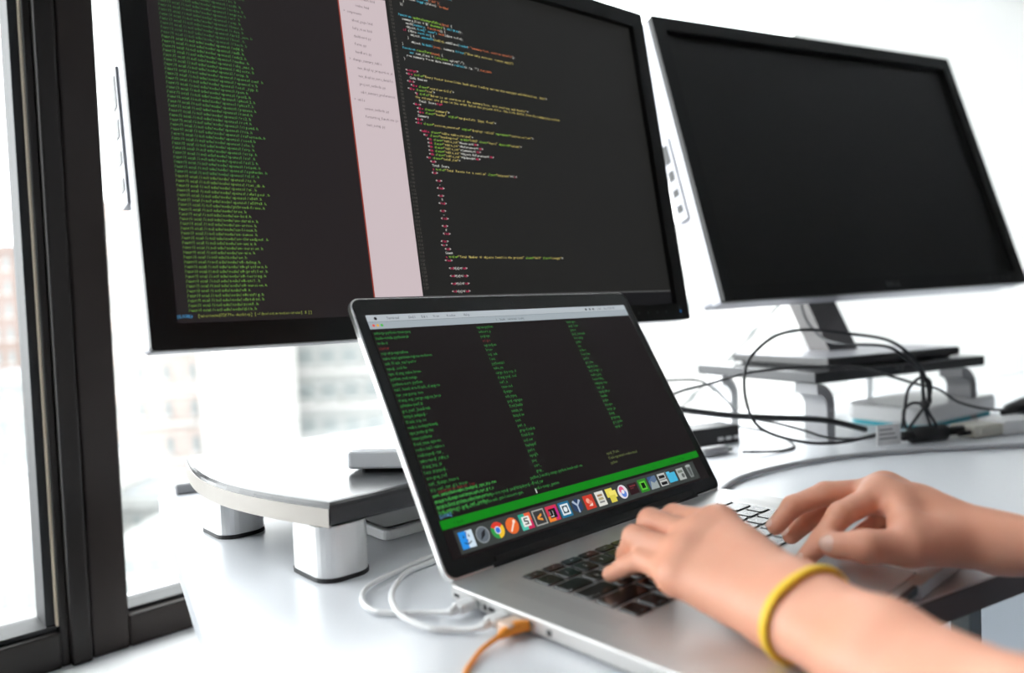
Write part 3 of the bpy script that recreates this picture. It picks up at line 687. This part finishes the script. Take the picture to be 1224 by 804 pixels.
# right riser: thin deck on bent side supports
RY = .46
rr = empty('monitor_riser', (.42, 1.04, 0), RY, 'grey flat monitor riser on bent legs with cables draped round it', 'riser')
RWd, RDp = .385, .245
obj('deck', prism([(0, 0), (RWd, 0), (RWd, RDp), (0, RDp)], .0855, RISER_R_TOP, .002, 2), M_deck, rr)
def bent(xc, dirn, y0_, y1_):
    # a leg that curves out of the deck and drops to the desk, thickness t
    t_ = .016; prof = []
    for i in range(9):
        a = R(90-90*i/8); prof.append((-.034+.034*math.cos(a), .051+.034*math.sin(a)))
    prof.append((0, .0))
    inner = [(-t_, 0)]
    for i in range(9):
        a = R(0+90*i/8); inner.append((-.034+(.034-t_)*math.cos(a), .051+(.034-t_)*math.sin(a)))
    pr = prof+inner; n = len(pr)
    V = [(xc+dirn*x, y0_, z) for x, z in pr]+[(xc+dirn*x, y1_, z) for x, z in pr]
    F = [list(range(n)), list(range(n, 2*n))[::-1]]+[(i, (i+1) % n, n+(i+1) % n, n+i) for i in range(n)]
    return V, F
for xc, dn in ((.045, 1), (RWd-.012, 1)):
    for ya in (.006, RDp-.046):
        obj('leg', bent(xc, dn, ya, ya+.040), M_grey if ya < .1 else M_leg, rr)

# ------------------------------------------------------------------ things on the desk
def lp(u, v, z): return LO+Matrix.Rotation(LYAW, 3, 'Z') @ Vector((u, -v, z))     # point in laptop directions
def put_cable(name, label, pts, r, m, group=None, k=8, n=8):
    return tag(obj(name, tube(pts, r, n, k), m, smooth=True), label, 'cable', group)
# white cables at the laptop's left side
def side_cable(label, vp, pts, r=.0021, blk=.011, m=M_wcable):
    root = empty('display_cable', lp(-.012, vp, 0), LYAW, label, 'cable')
    inv = (Matrix.Translation(root.location) @ Matrix.Rotation(LYAW, 4, 'Z')).inverted()
    obj('plug', box(-.0035, .0112, -blk/2, blk/2, .0034, .0102, .0018, 2), M_white, root)
    obj('plug_tip', box(.0110, .0130, -.003, .003, .0052, .0082), M_metal, root)
    obj('strain_relief', tube([(-.003, 0, .0068), (-.010, 0, .0062)], .0032, 10, 1, [.0036, .0026]), M_white, root, True)
    obj('cord', tube([inv @ p_ for p_ in [lp(-.020, vp, .0062)]+pts], r, 10), m, root, True)
    return root
side_cable('white cable in a wide loop, plugged in nearest the laptop hinge', .0285,
    [lp(-0.0277, 0.0135, 0.004), lp(-0.0423, -0.0063, 0.003), lp(-0.0497, -0.021, 0.003), lp(-0.0451, -0.0426, 0.003), lp(-0.0281, -0.0622, 0.003), lp(0.0009, -0.0721, 0.003), lp(0.0421, -0.0816, 0.003), lp(0.1, -0.09, 0.003), lp(0.2, -0.1, 0.003)])
side_cable('white cable in a tighter loop, plugged in next to the orange cable', .062,
    [lp(-0.025, 0.0555, 0.004), lp(-0.0314, 0.0454, 0.003), lp(-0.0402, 0.0339, 0.003), lp(-0.0438, 0.0119, 0.004), lp(-0.0426, -0.0035, 0.0062), lp(-0.0338, -0.0218, 0.0075), lp(-0.0174, -0.0411, 0.0065), lp(0.009, -0.0642, 0.004), lp(0.0355, -0.0704, 0.003), lp(0.1, -0.078, 0.003), lp(0.2, -0.088, 0.003)])
oc = empty('network_cable', lp(-.02, .080, 0), LYAW, 'thin orange cable with an orange boot at the laptop side', 'cable')
obj('plug', box(.004, .0192, -.002, .010, .0032, .0104, .0015, 2), mat('clear_plug', (.80, .60, .48), .25, noise=.05), oc)
obj('boot', tube([(.0195, -.003, .0068), (.0125, .000, .0068), (.0030, .001, .0062), (-.002, .0012, .005)], .004, 12, 6, [.0034, .0042, .0034, .0018]), M_orange, oc, True)
obj('cord', tube([(-.0015, .0012, .0052), (-.0164, -.0003, .003), (-.0296, -.0066, .0019), (-.0428, -.0159, .0019), (-.055, -.035, .0019), (-.07, -.08, .0019)], .0016, 8), M_orange, oc, True)
# grey cable across the desk from the laptop's right rear
put_cable('power_cable', 'thick pale grey cable curving over the bare desk behind the laptop',
    [(.165, .70, .0035), (.205, .775, .0035), (.255, .85, .0035), (.33, .905, .0035), (.42, .945, .0035), (.53, .965, .0035), (.66, .970, .0035), (.80, .99, .0035), (1.0, 1.06, .0035)], .0033, M_gcable)
# hub behind the laptop
hb = empty('usb_hub', (.272, 1.085, 0), .42, 'small black hub with three pale ports behind the laptop screen', 'hub')
obj('body', box(-.05, .05, -.022, .022, 0, .026, .002, 2), M_black, hb)
for k in range(3): obj('port', box(.010+k*.0145, .020+k*.0145, -.0226, -.020, .006, .011), M_legend, hb)
put_cable('hub_cable', 'thin dark cable from the hub curling on the desk', [(.310, 1.16, .012), (.345, 1.15, .012), (.385, 1.10, .006), (.385, 1.03, .0022), (.35, 1.00, .0022), (.30, .985, .006)], .0018, M_bcable)
pg = empty('cable_plug', (.265, 1.00, 0), .5, 'small dark rounded plug lying in front of the hub', 'plug')
obj('shell', prism(rrect(.044, .018, .008, 5), 0, .012, .004, 3), M_grey, pg, True)
obj('tip', box(.020, .030, -.005, .005, .003, .008), M_metal, pg)
# adapter
ad = empty('video_adapter', (.690, 1.075, 0), .33, 'white block adapter joined to a cream connector on the desk', 'adapter')
obj('body', box(-.005, .075, -.022, .022, 0, .021, .003, 2), M_white, ad)
obj('connector', box(-.060, -.004, -.020, .020, .001, .018, .003, 2), M_beige, ad)
obj('grip', box(-.050, -.014, -.0215, .0215, .004, .015, .001), M_beige, ad)
for s in (-1, 1): obj('thumb_screw', tube([(-.062, s*.014, .009), (-.082, s*.014, .009)], .0035, 10, 1), M_beige if s > 0 else M_black, ad, True)
# black video cable with ferrite lump, tag and tied loops
vc = empty('video_cable', (.575, 1.035, 0), .30, 'black video cable with a fat ferrite lump and a white tag', 'cable')
inv = (Matrix.Translation(vc.location) @ Matrix.Rotation(.30, 4, 'Z')).inverted()
obj('ferrite', tube([(-.030, 0, .0115), (.026, 0, .0115)], .011, 14, 1), M_black, vc, True)
obj('collar', tube([(-.046, 0, .0115), (-.030, 0, .0115)], .0062, 12, 1), M_black, vc, True)
obj('collar', tube([(.026, 0, .0115), (.075, .004, .0115)], .0062, 12, 1), M_black, vc, True)
def W2(px, py, y_):      # a point on the sight line through (px, py) at depth y_ : used to measure where the cables hang
    a = (px-612)/F_PX; b = (402-py)/F_PX
    d_ = fw+r2*a+u2*b; k = y_/d_.y
    return Vector((0, 0, CAM_H))+d_*k
obj('cord', tube([inv @ q for q in [W2(1034, 513, 1.035), W2(985, 502, 1.00), W2(920, 499, .98), W2(870, 496, .99), W2(820, 490, 1.00), W2(770, 480, 1.02)]], .0042, 10), M_bcable, vc, True)
obj('tag', box(-.090, -.050, -.0008, .0008, .002, .030), M_white, vc)
for k in range(3): obj('tag_print', box(-.086, -.056-.004*k, -.0011, -.0009, .010+.006*k, .0125+.006*k), M_grey, vc)
cg = 'thin black cables tangled round the grey riser'
put_cable('black_cable', 'black cable arching high over the riser deck from the monitor neck to the tie', [W2(957, 362, 1.19), W2(965, 385, 1.16), W2(985, 405, 1.12), W2(1010, 411, 1.06), W2(1060, 414, 1.03), W2(1085, 430, 1.02), W2(1105, 450, 1.02), W2(1112, 478, 1.02), W2(1106, 482, 1.02), W2(1103, 460, 1.02), W2(1100, 440, 1.02)], .0021, M_bcable, cg)
put_cable('black_cable', 'black cable making one big round loop in front of the riser', [W2(1060, 515, 1.03), W2(1010, 528, 1.00), W2(960, 528, .98), W2(910, 512, .96), W2(892, 480, .97), W2(891, 440, .98), W2(905, 418, .99), W2(930, 400, 1.0), W2(965, 394, 1.01), W2(1010, 398, 1.01), W2(1060, 406, 1.02), W2(1088, 424, 1.02), W2(1104, 446, 1.02), W2(1110, 470, 1.02), W2(1108, 484, 1.02)], .0022, M_bcable, cg)
put_cable('black_cable', 'long black cable slung across the deck edge to the plug by the adapter', [W2(770, 488, 1.02), W2(812, 468, 1.0), W2(850, 458, .99), W2(892, 446, .985), W2(940, 440, .99), W2(990, 438, 1.0), W2(1030, 440, 1.01), W2(1060, 448, 1.02), W2(1100, 460, 1.03), W2(1122, 465, 1.05), W2(1145, 480, 1.07), W2(1175, 488, 1.09), W2(1200, 490, 1.10)], .0019, M_bcable, cg)
put_cable('black_cable', 'thin cable drooping under the deck in front of the rear leg', [W2(790, 455, 1.1), W2(830, 454, 1.09), W2(850, 462, 1.08), W2(870, 480, 1.06), W2(886, 496, 1.03), W2(930, 506, 1.0), W2(960, 514, .99), W2(990, 523, 1.0), W2(1030, 524, 1.02), W2(1062, 518, 1.04)], .0017, M_bcable, cg)
put_cable('black_cable', 'short straight cable running up behind the riser to the screen', [W2(812, 488, 1.35), W2(834, 468, 1.34), W2(876, 424, 1.33), W2(900, 398, 1.30), W2(930, 366, 1.24), W2(944, 352, 1.20)], .0017, M_bcable, cg)
def loop(label, pts, r=.0021): return put_cable('cable_loop', label, pts, r, M_bcable, 'cable loops held by the tie')
loop('tall narrow loop of black cable standing on the ferrite lump', [W2(1078, 512, 1.035), W2(1082, 485, 1.03), W2(1086, 465, 1.025), W2(1100, 451, 1.02), W2(1111, 455, 1.02), W2(1112, 470, 1.02), W2(1106, 484, 1.02), W2(1095, 500, 1.03), W2(1086, 512, 1.035)])
loop('wide low loop of black cable leaning beside the ferrite lump', [W2(1083, 512, 1.033), W2(1080, 492, 1.03), W2(1090, 482, 1.025), W2(1104, 484, 1.02), W2(1112, 496, 1.02), W2(1119, 508, 1.03), W2(1119, 517, 1.04)])
loop('inner loop of black cable dropping from the tie', [W2(1104, 450, 1.022), W2(1103, 468, 1.02), W2(1105, 486, 1.02), W2(1110, 502, 1.03), W2(1114, 514, 1.04)])
tag(obj('cable_tie', tube([W2(1102, 482, 1.018), W2(1109, 484, 1.018)], .0058, 10, 1), M_black, smooth=True), 'black tie bunching the cable loops', 'tie')
# power plug at the right
pp = empty('power_plug', (.765, 1.135, 0), .5, 'black moulded plug at the end of the long slung cable', 'plug')
obj('shell', tube([(-.040, 0, .022), (-.015, 0, .023), (.02, .0, .026), (.07, 0, .03)], .012, 12, 6, [.003, .012, .014, .014]), M_black, pp, True)
obj('cord', tube([(.068, 0, .03), (.12, .02, .02), (.2, .0, .004), (.3, -.03, .003)], .0035, 8), M_bcable, pp, True)
obj('foot', box(-.01, .06, -.010, .010, 0, .020, .002), M_black, pp)
# slab with teal base below the right riser
tb = empty('flat_box', (.675, 1.235, 0), RY+.12, 'flat white box on a teal base under the grey riser', 'box')
obj('case', prism(rrect(.24, .13, .02, 5), .006, .034, .006, 3), M_white, tb)
obj('base', prism(rrect(.23, .12, .02, 5), 0, .008), M_teal, tb)
dbk_ = empty('desk_clamp', (-.405, .905, 0), DY, 'small dark grey clamp at the rear corner of the desk behind the riser', 'clamp')
obj('body', box(-.012, .05, -.012, .012, 0, .013, .003, 2), M_grey, dbk_)
obj('screw', tube([(.02, 0, .012), (.02, 0, .018)], .005, 10, 1), M_metal, dbk_)

# ------------------------------------------------------------------ the person at the keyboard
class Field:
    def __init__(s, mn, mx, h):
        s.mn = np.array(mn, np.float32); s.h = h; s.n = np.ceil((np.array(mx)-s.mn)/h).astype(int)+1
        s.ax = [s.mn[i]+h*np.arange(s.n[i], dtype=np.float32) for i in range(3)]
    def new(s): return np.full(s.n, .2, np.float32)
    def cone(s, D, a, b, ra, rb, k, sub=False):
        a = np.array(a, np.float32); b = np.array(b, np.float32); mg = max(ra, rb)+k+4*s.h+.004
        lo = np.clip(np.floor((np.minimum(a, b)-mg-s.mn)/s.h).astype(int), 0, s.n); hi = np.clip(np.ceil((np.maximum(a, b)+mg-s.mn)/s.h).astype(int)+1, 0, s.n)
        if (hi <= lo).any(): return
        X = s.ax[0][lo[0]:hi[0], None, None]; Y = s.ax[1][None, lo[1]:hi[1], None]; Z = s.ax[2][None, None, lo[2]:hi[2]]
        ba = b-a; L2 = float(ba @ ba)+1e-12
        t = np.clip(((X-a[0])*ba[0]+(Y-a[1])*ba[1]+(Z-a[2])*ba[2])/L2, 0, 1)
        d = np.sqrt((X-a[0]-t*ba[0])**2+(Y-a[1]-t*ba[1])**2+(Z-a[2]-t*ba[2])**2)-(ra+(rb-ra)*t)
        V = D[lo[0]:hi[0], lo[1]:hi[1], lo[2]:hi[2]]
        if sub: V[...] = -s.smin(-V, d, k)
        else: V[...] = s.smin(V, d, k)
    @staticmethod
    def smin(a, b, k):
        if k <= 0: return np.minimum(a, b)
        h = np.clip(.5+.5*(b-a)/k, 0, 1); return b+(a-b)*h-k*h*(1-h)
    def at(s, D, p):
        q = (np.array(p)-s.mn)/s.h; i = np.clip(np.floor(q).astype(int), 0, s.n-2); f = q-i; r = 0
        for dx in (0, 1):
            for dy in (0, 1):
                for dz in (0, 1):
                    r += D[i[0]+dx, i[1]+dy, i[2]+dz]*((f[0] if dx else 1-f[0])*(f[1] if dy else 1-f[1])*(f[2] if dz else 1-f[2]))
        return r
    def mesh(s, D):
        """surface nets"""
        I = D < 0; n = s.n-1
        acc = np.zeros((*n, 3), np.float32); cnt = np.zeros(n, np.float32)
        cs = [(a, b, c) for a in (0, 1) for b in (0, 1) for c in (0, 1)]
        sl = lambda c: tuple(slice(c[i], c[i]+n[i]) for i in range(3))
        for c in cs:
            for ax in range(3):
                if c[ax]: continue
                e = list(c); e[ax] = 1; e = tuple(e)
                d0 = D[sl(c)]; d1 = D[sl(e)]; m_ = (d0 < 0) != (d1 < 0)
                t = np.where(m_, d0/(d0-d1+1e-20), 0)
                for k in range(3):
                    acc[..., k] += np.where(m_, (c[k]+t) if k == ax else float(c[k]), 0)
                cnt += m_
        act = cnt > 0; idx = -np.ones(n, int); idx[act] = np.arange(act.sum())
        g_ = np.argwhere(act); V = s.mn+s.h*(g_+acc[act]/cnt[act][:, None])
        F = []
        for ax in range(3):
            o1, o2 = [(1, 2), (2, 0), (0, 1)][ax]
            lo = [0, 0, 0]; lo[o1] = lo[o2] = 1
            A = I[tuple(slice(lo[i], n[i]) for i in range(3))]
            sh = list(lo); sh[ax] += 1; B = I[tuple(slice(sh[i], n[i]+(1 if i == ax else 0)) for i in range(3))]
            P = np.argwhere(A != B)
            ins = A[tuple(P.T)]; P = P+np.array(lo)
            def cell(a, b):
                Q = P.copy(); Q[:, o1] -= a; Q[:, o2] -= b; return idx[tuple(Q.T)]
            q = np.stack([cell(0, 0), cell(1, 0), cell(1, 1), cell(0, 1)], 1)
            q[~ins] = q[~ins][:, ::-1]; F.append(q)
        F = np.concatenate(F); F = F[(F >= 0).all(1)]
        return V, F
def lm(p): return np.array((p[0], -p[1], p[2]+LZ*1000))/1000      # laptop directions in mm -> local metres
def hand_field(fd, J, thumb, radii, palm, wrist, fore, scale=1.0):
    D = fd.new(); Fg = fd.new()
    for f in 'imrp':
        ch = [lm(J[f+c]) for c in 'MPDT']; rr_ = [r*scale for r in radii[f]]
        one = fd.new()
        for a, b, ra, rb in zip(ch, ch[1:], rr_, rr_[1:]): fd.cone(one, a, b, ra, rb, .0030)
        Fg = fd.smin(Fg, one, .0012)
    th = fd.new(); tc = [lm(p) for p, _ in thumb]; tr = [r for _, r in thumb]
    for a, b, ra, rb in zip(tc, tc[1:], tr, tr[1:]): fd.cone(th, a, b, ra, rb, .005)
    for a, b, ra, rb in palm: fd.cone(D, lm(a), lm(b), ra, rb, .009)
    for a, b, ra, rb in wrist+fore: fd.cone(D, lm(a), lm(b), ra, rb, .012)
    D = fd.smin(D, Fg, .0065); D = fd.smin(D, th, .008)
    return D
def arm_obj(name, fd, D, m_, parent):
    V, F = fd.mesh(D)
    me = bpy.data.meshes.new(name); me.from_pydata(V.tolist(), [], F.tolist()); me.update()
    me.polygons.foreach_set('use_smooth', [True]*len(me.polygons)); me.materials.append(m_)
    o = bpy.data.objects.new(name, me); COL.objects.link(o); o.parent = parent
    md = o.modifiers.new('soften', 'SMOOTH'); md.factor = .5; md.iterations = 4
    return o
# skin: peach base with mottled redder patches and fine creases
def skin_mat(name, a, b):
    m_ = bpy.data.materials.new(name); m_.use_nodes = True; nt = m_.node_tree; p_ = nt.nodes['Principled BSDF']
    tc = nt.nodes.new('ShaderNodeTexCoord'); n1 = nt.nodes.new('ShaderNodeTexNoise'); n1.inputs['Scale'].default_value = 38; n1.inputs['Detail'].default_value = 3
    x = nt.nodes.new('ShaderNodeMix'); x.data_type = 'RGBA'; x.inputs[6].default_value = (*a, 1); x.inputs[7].default_value = (*b, 1)
    n2 = nt.nodes.new('ShaderNodeTexNoise'); n2.inputs['Scale'].default_value = 420; n2.inputs['Detail'].default_value = 4
    bp = nt.nodes.new('ShaderNodeBump'); bp.inputs['Strength'].default_value = .18; bp.inputs['Distance'].default_value = .0006
    nt.links.new(tc.outputs['Object'], n1.inputs['Vector']); nt.links.new(tc.outputs['Object'], n2.inputs['Vector'])
    nt.links.new(n1.outputs['Fac'], x.inputs[0]); nt.links.new(x.outputs[2], p_.inputs['Base Color'])
    nt.links.new(n2.outputs['Fac'], bp.inputs['Height']); nt.links.new(bp.outputs['Normal'], p_.inputs['Normal'])
    p_.inputs['Roughness'].default_value = .48; p_.inputs['Subsurface Weight'].default_value = .12
    p_.inputs['Subsurface Radius'].default_value = (1, .35, .2); p_.inputs['Subsurface Scale'].default_value = .004
    return m_
M_skin = skin_mat('skin', (.84, .44, .30), (.78, .335, .215))
M_nail = mat('nail', (.88, .58, .47), .25, noise=.03)
M_shirt = mat('maroon_shirt', (.060, .030, .032), .8, noise=.15, nscale=60, bump=.2, bscale=400)
M_trouser = mat('dark_trousers', (.02, .022, .03), .8, noise=.15, nscale=60)
M_hair = mat('dark_hair', (.02, .014, .01), .45, noise=.3, nscale=90)
M_shoe = mat('black_shoe', (.015, .015, .016), .4, noise=.1)
person = empty('person', LO, LYAW, 'person in a dark maroon shirt typing, yellow band on the left wrist', 'person')
rad = {'i': (.0102, .0088, .0077, .0066), 'm': (.0104, .0090, .0079, .0068), 'r': (.0100, .0086, .0075, .0065), 'p': (.0092, .0076, .0066, .0057)}
def nails(J, arm, extra=()):
    lst = []
    for f in 'imrp':
        M_, P_, D_, T_ = [Vector(lm(J[f+c])) for c in 'MPDT']
        t = (T_-D_).normalized(); v1 = (P_-M_).normalized(); dn = (v1-t*v1.dot(t)).normalized()
        lst.append((T_+t*.0005+dn*rad[f][3]*.82, t, dn, .0050, .0042))
    lst += list(extra)
    for c, t, dn, a, b in lst:
        sd = t.cross(dn).normalized(); V = []; F = []
        nu, nv = 10, 5
        for i in range(nv):
            ph = i/(nv-1)*math.pi/2
            for j in range(nu):
                th = 2*math.pi*j/nu; x = math.sin(ph)*math.cos(th); y = math.sin(ph)*math.sin(th)
                V.append(c+t*(x*a)+sd*(y*b)+dn*(.0016*math.cos(ph)-.55*abs(y)**2*b*.5))
        for i in range(nv-1):
            for j in range(nu): F.append((i*nu+j, i*nu+(j+1) % nu, (i+1)*nu+(j+1) % nu, (i+1)*nu+j))
        obj('nail', (V, F), M_nail, arm, True)
# left hand: fingertips on the home keys, wrist on the palm rest
JL = {'pT': (72.1, 90, 8), 'pD': (70.4, 104.2, 17.4), 'pP': (68.2, 121.7, 26.9), 'pM': (59, 154.4, 26.5),
      'rT': (98, 83, 7.5), 'rD': (88, 92.6, 18.4), 'rP': (77.5, 108.7, 36.6), 'rM': (75, 151.4, 33),
      'mT': (120, 84, 8), 'mD': (112, 88.2, 24.3), 'mP': (99, 105.7, 42.6), 'mM': (91.5, 150.8, 40),
      'iT': (130, 98.7, 8.1), 'iD': (124, 101.5, 26.5), 'iP': (113, 115.5, 44.2), 'iM': (105.5, 156, 47)}
WL = np.array((64., 228, 25)); EL = np.array((-42., 470, 20)); acL = np.array((.86, .20, .42)); acL /= np.linalg.norm(acL)
fdl = (EL-WL)/np.linalg.norm(EL-WL)
SHL = np.array((-25., 600, 250))
thumbL = [((92, 214, 22), .0150), ((116, 184, 24), .0128), ((132, 160, 17), .0105), ((142, 138, 10), .0082)]
palmL = [(WL+acL*q*9, JL[f+'M'], .0165, r_) for f, q, r_ in (('i', .8, .0125), ('m', .3, .0125), ('r', -.3, .0120), ('p', -.8, .0112))]
palmL += [(JL['iM'], JL['mM'], .0115, .0115), (JL['mM'], JL['rM'], .0115, .011), (JL['rM'], JL['pM'], .011, .0105),
          (WL+acL*-7+np.array((0, -12, -2)), (66, 172, 19), .0150, .0115), (WL+acL*6+np.array((4, -16, -4)), (104, 188, 26), .0155, .0130),
          ((72, 196, 24), (92, 180, 34), .015, .015)]
def forearm(W_, E_, ac, sp=9.0):
    L_ = [(.0, .0170, sp), (.22, .0178, sp+.3), (.5, .0205, sp), (.78, .0285, sp-1), (1.0, .0310, sp-3)]
    out = []
    for sg in (-1, 1):
        for (t0, r0, s0), (t1, r1, s1) in zip(L_, L_[1:]):
            out.append((W_+(E_-W_)*t0+ac*sg*s0, W_+(E_-W_)*t1+ac*sg*s1, r0, r1))
    return out
foreL = forearm(WL, EL, acL)+[(EL, SHL*.75+EL*.25, .036, .044)]
fl = Field((-.105, -.60, -.002), (.165, -.06, .26), .0020)
DL_ = hand_field(fl, JL, thumbL, rad, palmL, [], foreL)
armL = arm_obj('left_arm', fl, DL_, M_skin, person)
nails(JL, armL)
# wristband follows the skin
cb = WL+fdl*10; nb_ = np.cross(acL, fdl); nb_ /= np.linalg.norm(nb_); a2 = np.cross(fdl, nb_)
fslant = fdl*.18
band = []
for i in range(48):
    a = 2*math.pi*i/48; dr = a2*math.cos(a)+nb_*math.sin(a); dr3 = np.array((dr[0], -dr[1], dr[2])); c3 = lm(cb); r_ = .008
    while fl.at(DL_, c3+dr3*r_) < 0 and r_ < .06: r_ += .0005
    band.append(Vector(c3+dr3*(r_+.0012)))
nb2 = len(band); V = []; F = []
ax_ = Vector((fdl[0], -fdl[1], fdl[2])).normalized(); cen = Vector(lm(cb))
for i, q in enumerate(band):
    q = (band[i-1]+q*2+band[(i+1) % nb2])/4
    out_ = (q-cen).normalized()
    for j in range(10):
        a = 2*math.pi*j/10; V.append(q+out_*(.0019*math.cos(a))+ax_*(.0031*math.sin(a)))
for i in range(nb2):
    for j in range(10): F.append((i*10+j, i*10+(j+1) % 10, ((i+1) % nb2)*10+(j+1) % 10, ((i+1) % nb2)*10+j))
wb = obj('wristband', (V, F), M_yellow, person, True); wb['label'] = 'yellow silicone band on the left wrist'
# right hand: index on the trackpad, thumb stretched along the edge
JR = {'iT': (182, 175, 7.5), 'iD': (197.9, 181.8, 21.3), 'iP': (213.6, 188.5, 37), 'iM': (249, 203, 47),
      'mT': (204.8, 142.5, 21.4), 'mD': (215.3, 151.4, 36.3), 'mP': (235.5, 168, 44.5), 'mM': (268, 199, 45),
      'rT': (223.6, 144.8, 10), 'rD': (235.2, 155.1, 22.7), 'rP': (255, 172, 32), 'rM': (284, 200, 39),
      'pT': (247, 180, 8), 'pD': (259, 186, 13), 'pP': (273, 192, 21), 'pM': (297, 205, 31)}
WR = np.array((270., 272, 19.5)); ER = np.array((300., 500, 30)); acR = np.array((.86, -.10, -.36)); acR /= np.linalg.norm(acR)
SHR = np.array((345., 600, 250))
thumbR = [((250, 254, 20), .0160), ((212.7, 234.7, 23), .0128), ((189.5, 217, 25.5), .0106), ((189.5, 195, 21.5), .0092)]
palmR = [(WR-acR*q*9, JR[f+'M'], .0165, r_) for f, q, r_ in (('i', .8, .0125), ('m', .3, .0125), ('r', -.3, .0120), ('p', -.8, .0112))]
palmR += [(JR['iM'], JR['mM'], .0115, .0115), (JR['mM'], JR['rM'], .0115, .011), (JR['rM'], JR['pM'], .011, .0105),
          (WR+acR*7+np.array((0, -12, 0)), (290, 222, 22), .0140, .0115), (WR-acR*6+np.array((-4, -12, 0)), (222, 232, 30), .0165, .0125),
          ((262, 240, 30), (264, 224, 38), .015, .015), ((228, 226, 36), (246, 216, 44), .010, .011), ((262, 226, 26), (284, 208, 26), .012, .012)]
foreR = forearm(WR, ER, acR, 8.0)+[(ER, SHR*.75+ER*.25, .036, .044)]
fr_ = Field((.145, -.60, -.002), (.40, -.12, .26), .0020)
DR_ = hand_field(fr_, JR, thumbR, rad, palmR, [], foreR)
armR = arm_obj('right_arm', fr_, DR_, M_skin, person)
tT, tD = Vector(lm(thumbR[3][0])), Vector(lm(thumbR[2][0])); tt = (tT-tD).normalized()
tn = Vector((-.80, -.30, .45)); tn = (tn-tt*tn.dot(tt)).normalized()
nails(JR, armR, [(tT+tt*.0010+tn*.0080, tt, tn, .0074, .0062)])
# torso, head and legs of the seated person (beyond the right-hand edge of the view)
fb = Field((-.17, -.95, -.78), (.49, -.12, .66), .011)
sh_ = fb.new()
cm = lambda u_, v_, w_: (u_/1000, -v_/1000, w_/1000)
for sx in (-1, 1):
    fb.cone(sh_, cm(160+sx*65, 720, -190), cm(160+sx*60, 690, 60), .105, .10, .05)
    fb.cone(sh_, cm(160+sx*60, 690, 60), cm(160+sx*80, 650, 200), .10, .085, .05)
    S_, E_ = (SHL, EL) if sx < 0 else (SHR, ER)
    fb.cone(sh_, cm(160+sx*60, 650, 240), cm(*S_), .06, .062, .05)
    fb.cone(sh_, cm(*S_), cm(*(S_*.45+E_*.55)), .060, .054, .03)
shirt = arm_obj('shirt', fb, sh_, M_shirt, person); shirt['label'] = 'dark maroon short-sleeved shirt'
tr_ = fb.new()
for sx in (-1, 1):
    fb.cone(tr_, cm(160+sx*70, 730, -225), cm(160+sx*95, 330, -215), .088, .062, .05)
    fb.cone(tr_, cm(160+sx*95, 330, -215), cm(160+sx*95, 330, -660), .060, .045, .03)
fb.cone(tr_, cm(100, 740, -230), cm(220, 740, -230), .095, .095, .05)
arm_obj('trousers', fb, tr_, M_trouser, person)
for sx in (-1, 1):
    obj('shoe', prism(rrect(.088, .26, .042, 6, (160+sx*95)/1000, -.285), FLOOR_Z, FLOOR_Z+.075, .025, 3), M_shoe, person, True)
fh = Field((.04, -.74, .24), (.28, -.44, .66), .005); hd = fh.new()
fh.cone(hd, cm(160, 655, 280), cm(160, 630, 400), .056, .052, .02)
fh.cone(hd, cm(160, 590, 445), cm(160, 605, 515), .062, .084, .03); fh.cone(hd, cm(160, 560, 420), cm(160, 600, 460), .030, .05, .02)
fh.cone(hd, cm(160, 527, 492), cm(160, 515, 460), .007, .013, .01)
for sx in (-1, 1):
    fh.cone(hd, cm(160+sx*32, 524, 487), cm(160+sx*32, 521, 487), .012, .012, .006, True)
    fh.cone(hd, cm(160+sx*82, 615, 450), cm(160+sx*86, 615, 480), .010, .014, .004)
fh.cone(hd, cm(140, 527, 427), cm(180, 527, 427), .006, .006, .004)
head = arm_obj('head', fh, hd, M_skin, person)
ha = fh.new(); fh.cone(ha, cm(160, 625, 500), cm(160, 600, 530), .096, .088, .03)
for sx in (-1, 1): fh.cone(ha, cm(160+sx*45, 640, 500), cm(160+sx*50, 665, 380), .05, .042, .03)
fh.cone(ha, cm(160, 480, 440), cm(160, 515, 470), .05, .055, .01, True)
arm_obj('hair', fh, ha, M_hair, person)
for sx in (-1, 1):
    e_ = obj('eye', disc((160+sx*32)/1000, 0, .010, 0, 12, .004), M_black, head, M=Matrix.Translation((0, -.5165, .487)) @ Matrix.Rotation(R(-90), 4, 'X'))
# office chair under the person
ch = empty('office_chair', lp(.16, .72, FLOOR_Z), LYAW, 'dark office chair under the seated person', 'chair')
sz = .41
obj('seat', prism(rrect(.46, .44, .08, 6), sz-.07, sz-.005, .02, 3), M_trouser, ch)
obj('backrest', prism(rrect(.42, .50, .07, 6), -.03, .03, .015, 3), M_trouser, ch, M=Matrix.Translation((0, -.27, sz+.36)) @ Matrix.Rotation(R(98), 4, 'X'))
obj('back_bar', box(-.03, .03, -.285, -.265, sz-.06, sz+.2), M_black, ch)
obj('column', tube([(0, 0, .07), (0, 0, sz-.07)], .028, 14, 1), M_metal, ch, True)
for k in range(5):
    a = 2*math.pi*k/5+.3
    lg_ = obj('base_leg', tube([(0, 0, .085), (.29*math.cos(a), .29*math.sin(a), .065)], .018, 8, 1), M_black, ch, True)
    obj('castor', tube([(.29*math.cos(a)-.012, .29*math.sin(a), .027), (.29*math.cos(a)+.012, .29*math.sin(a), .027)], .027, 14, 1), M_black, lg_, True)
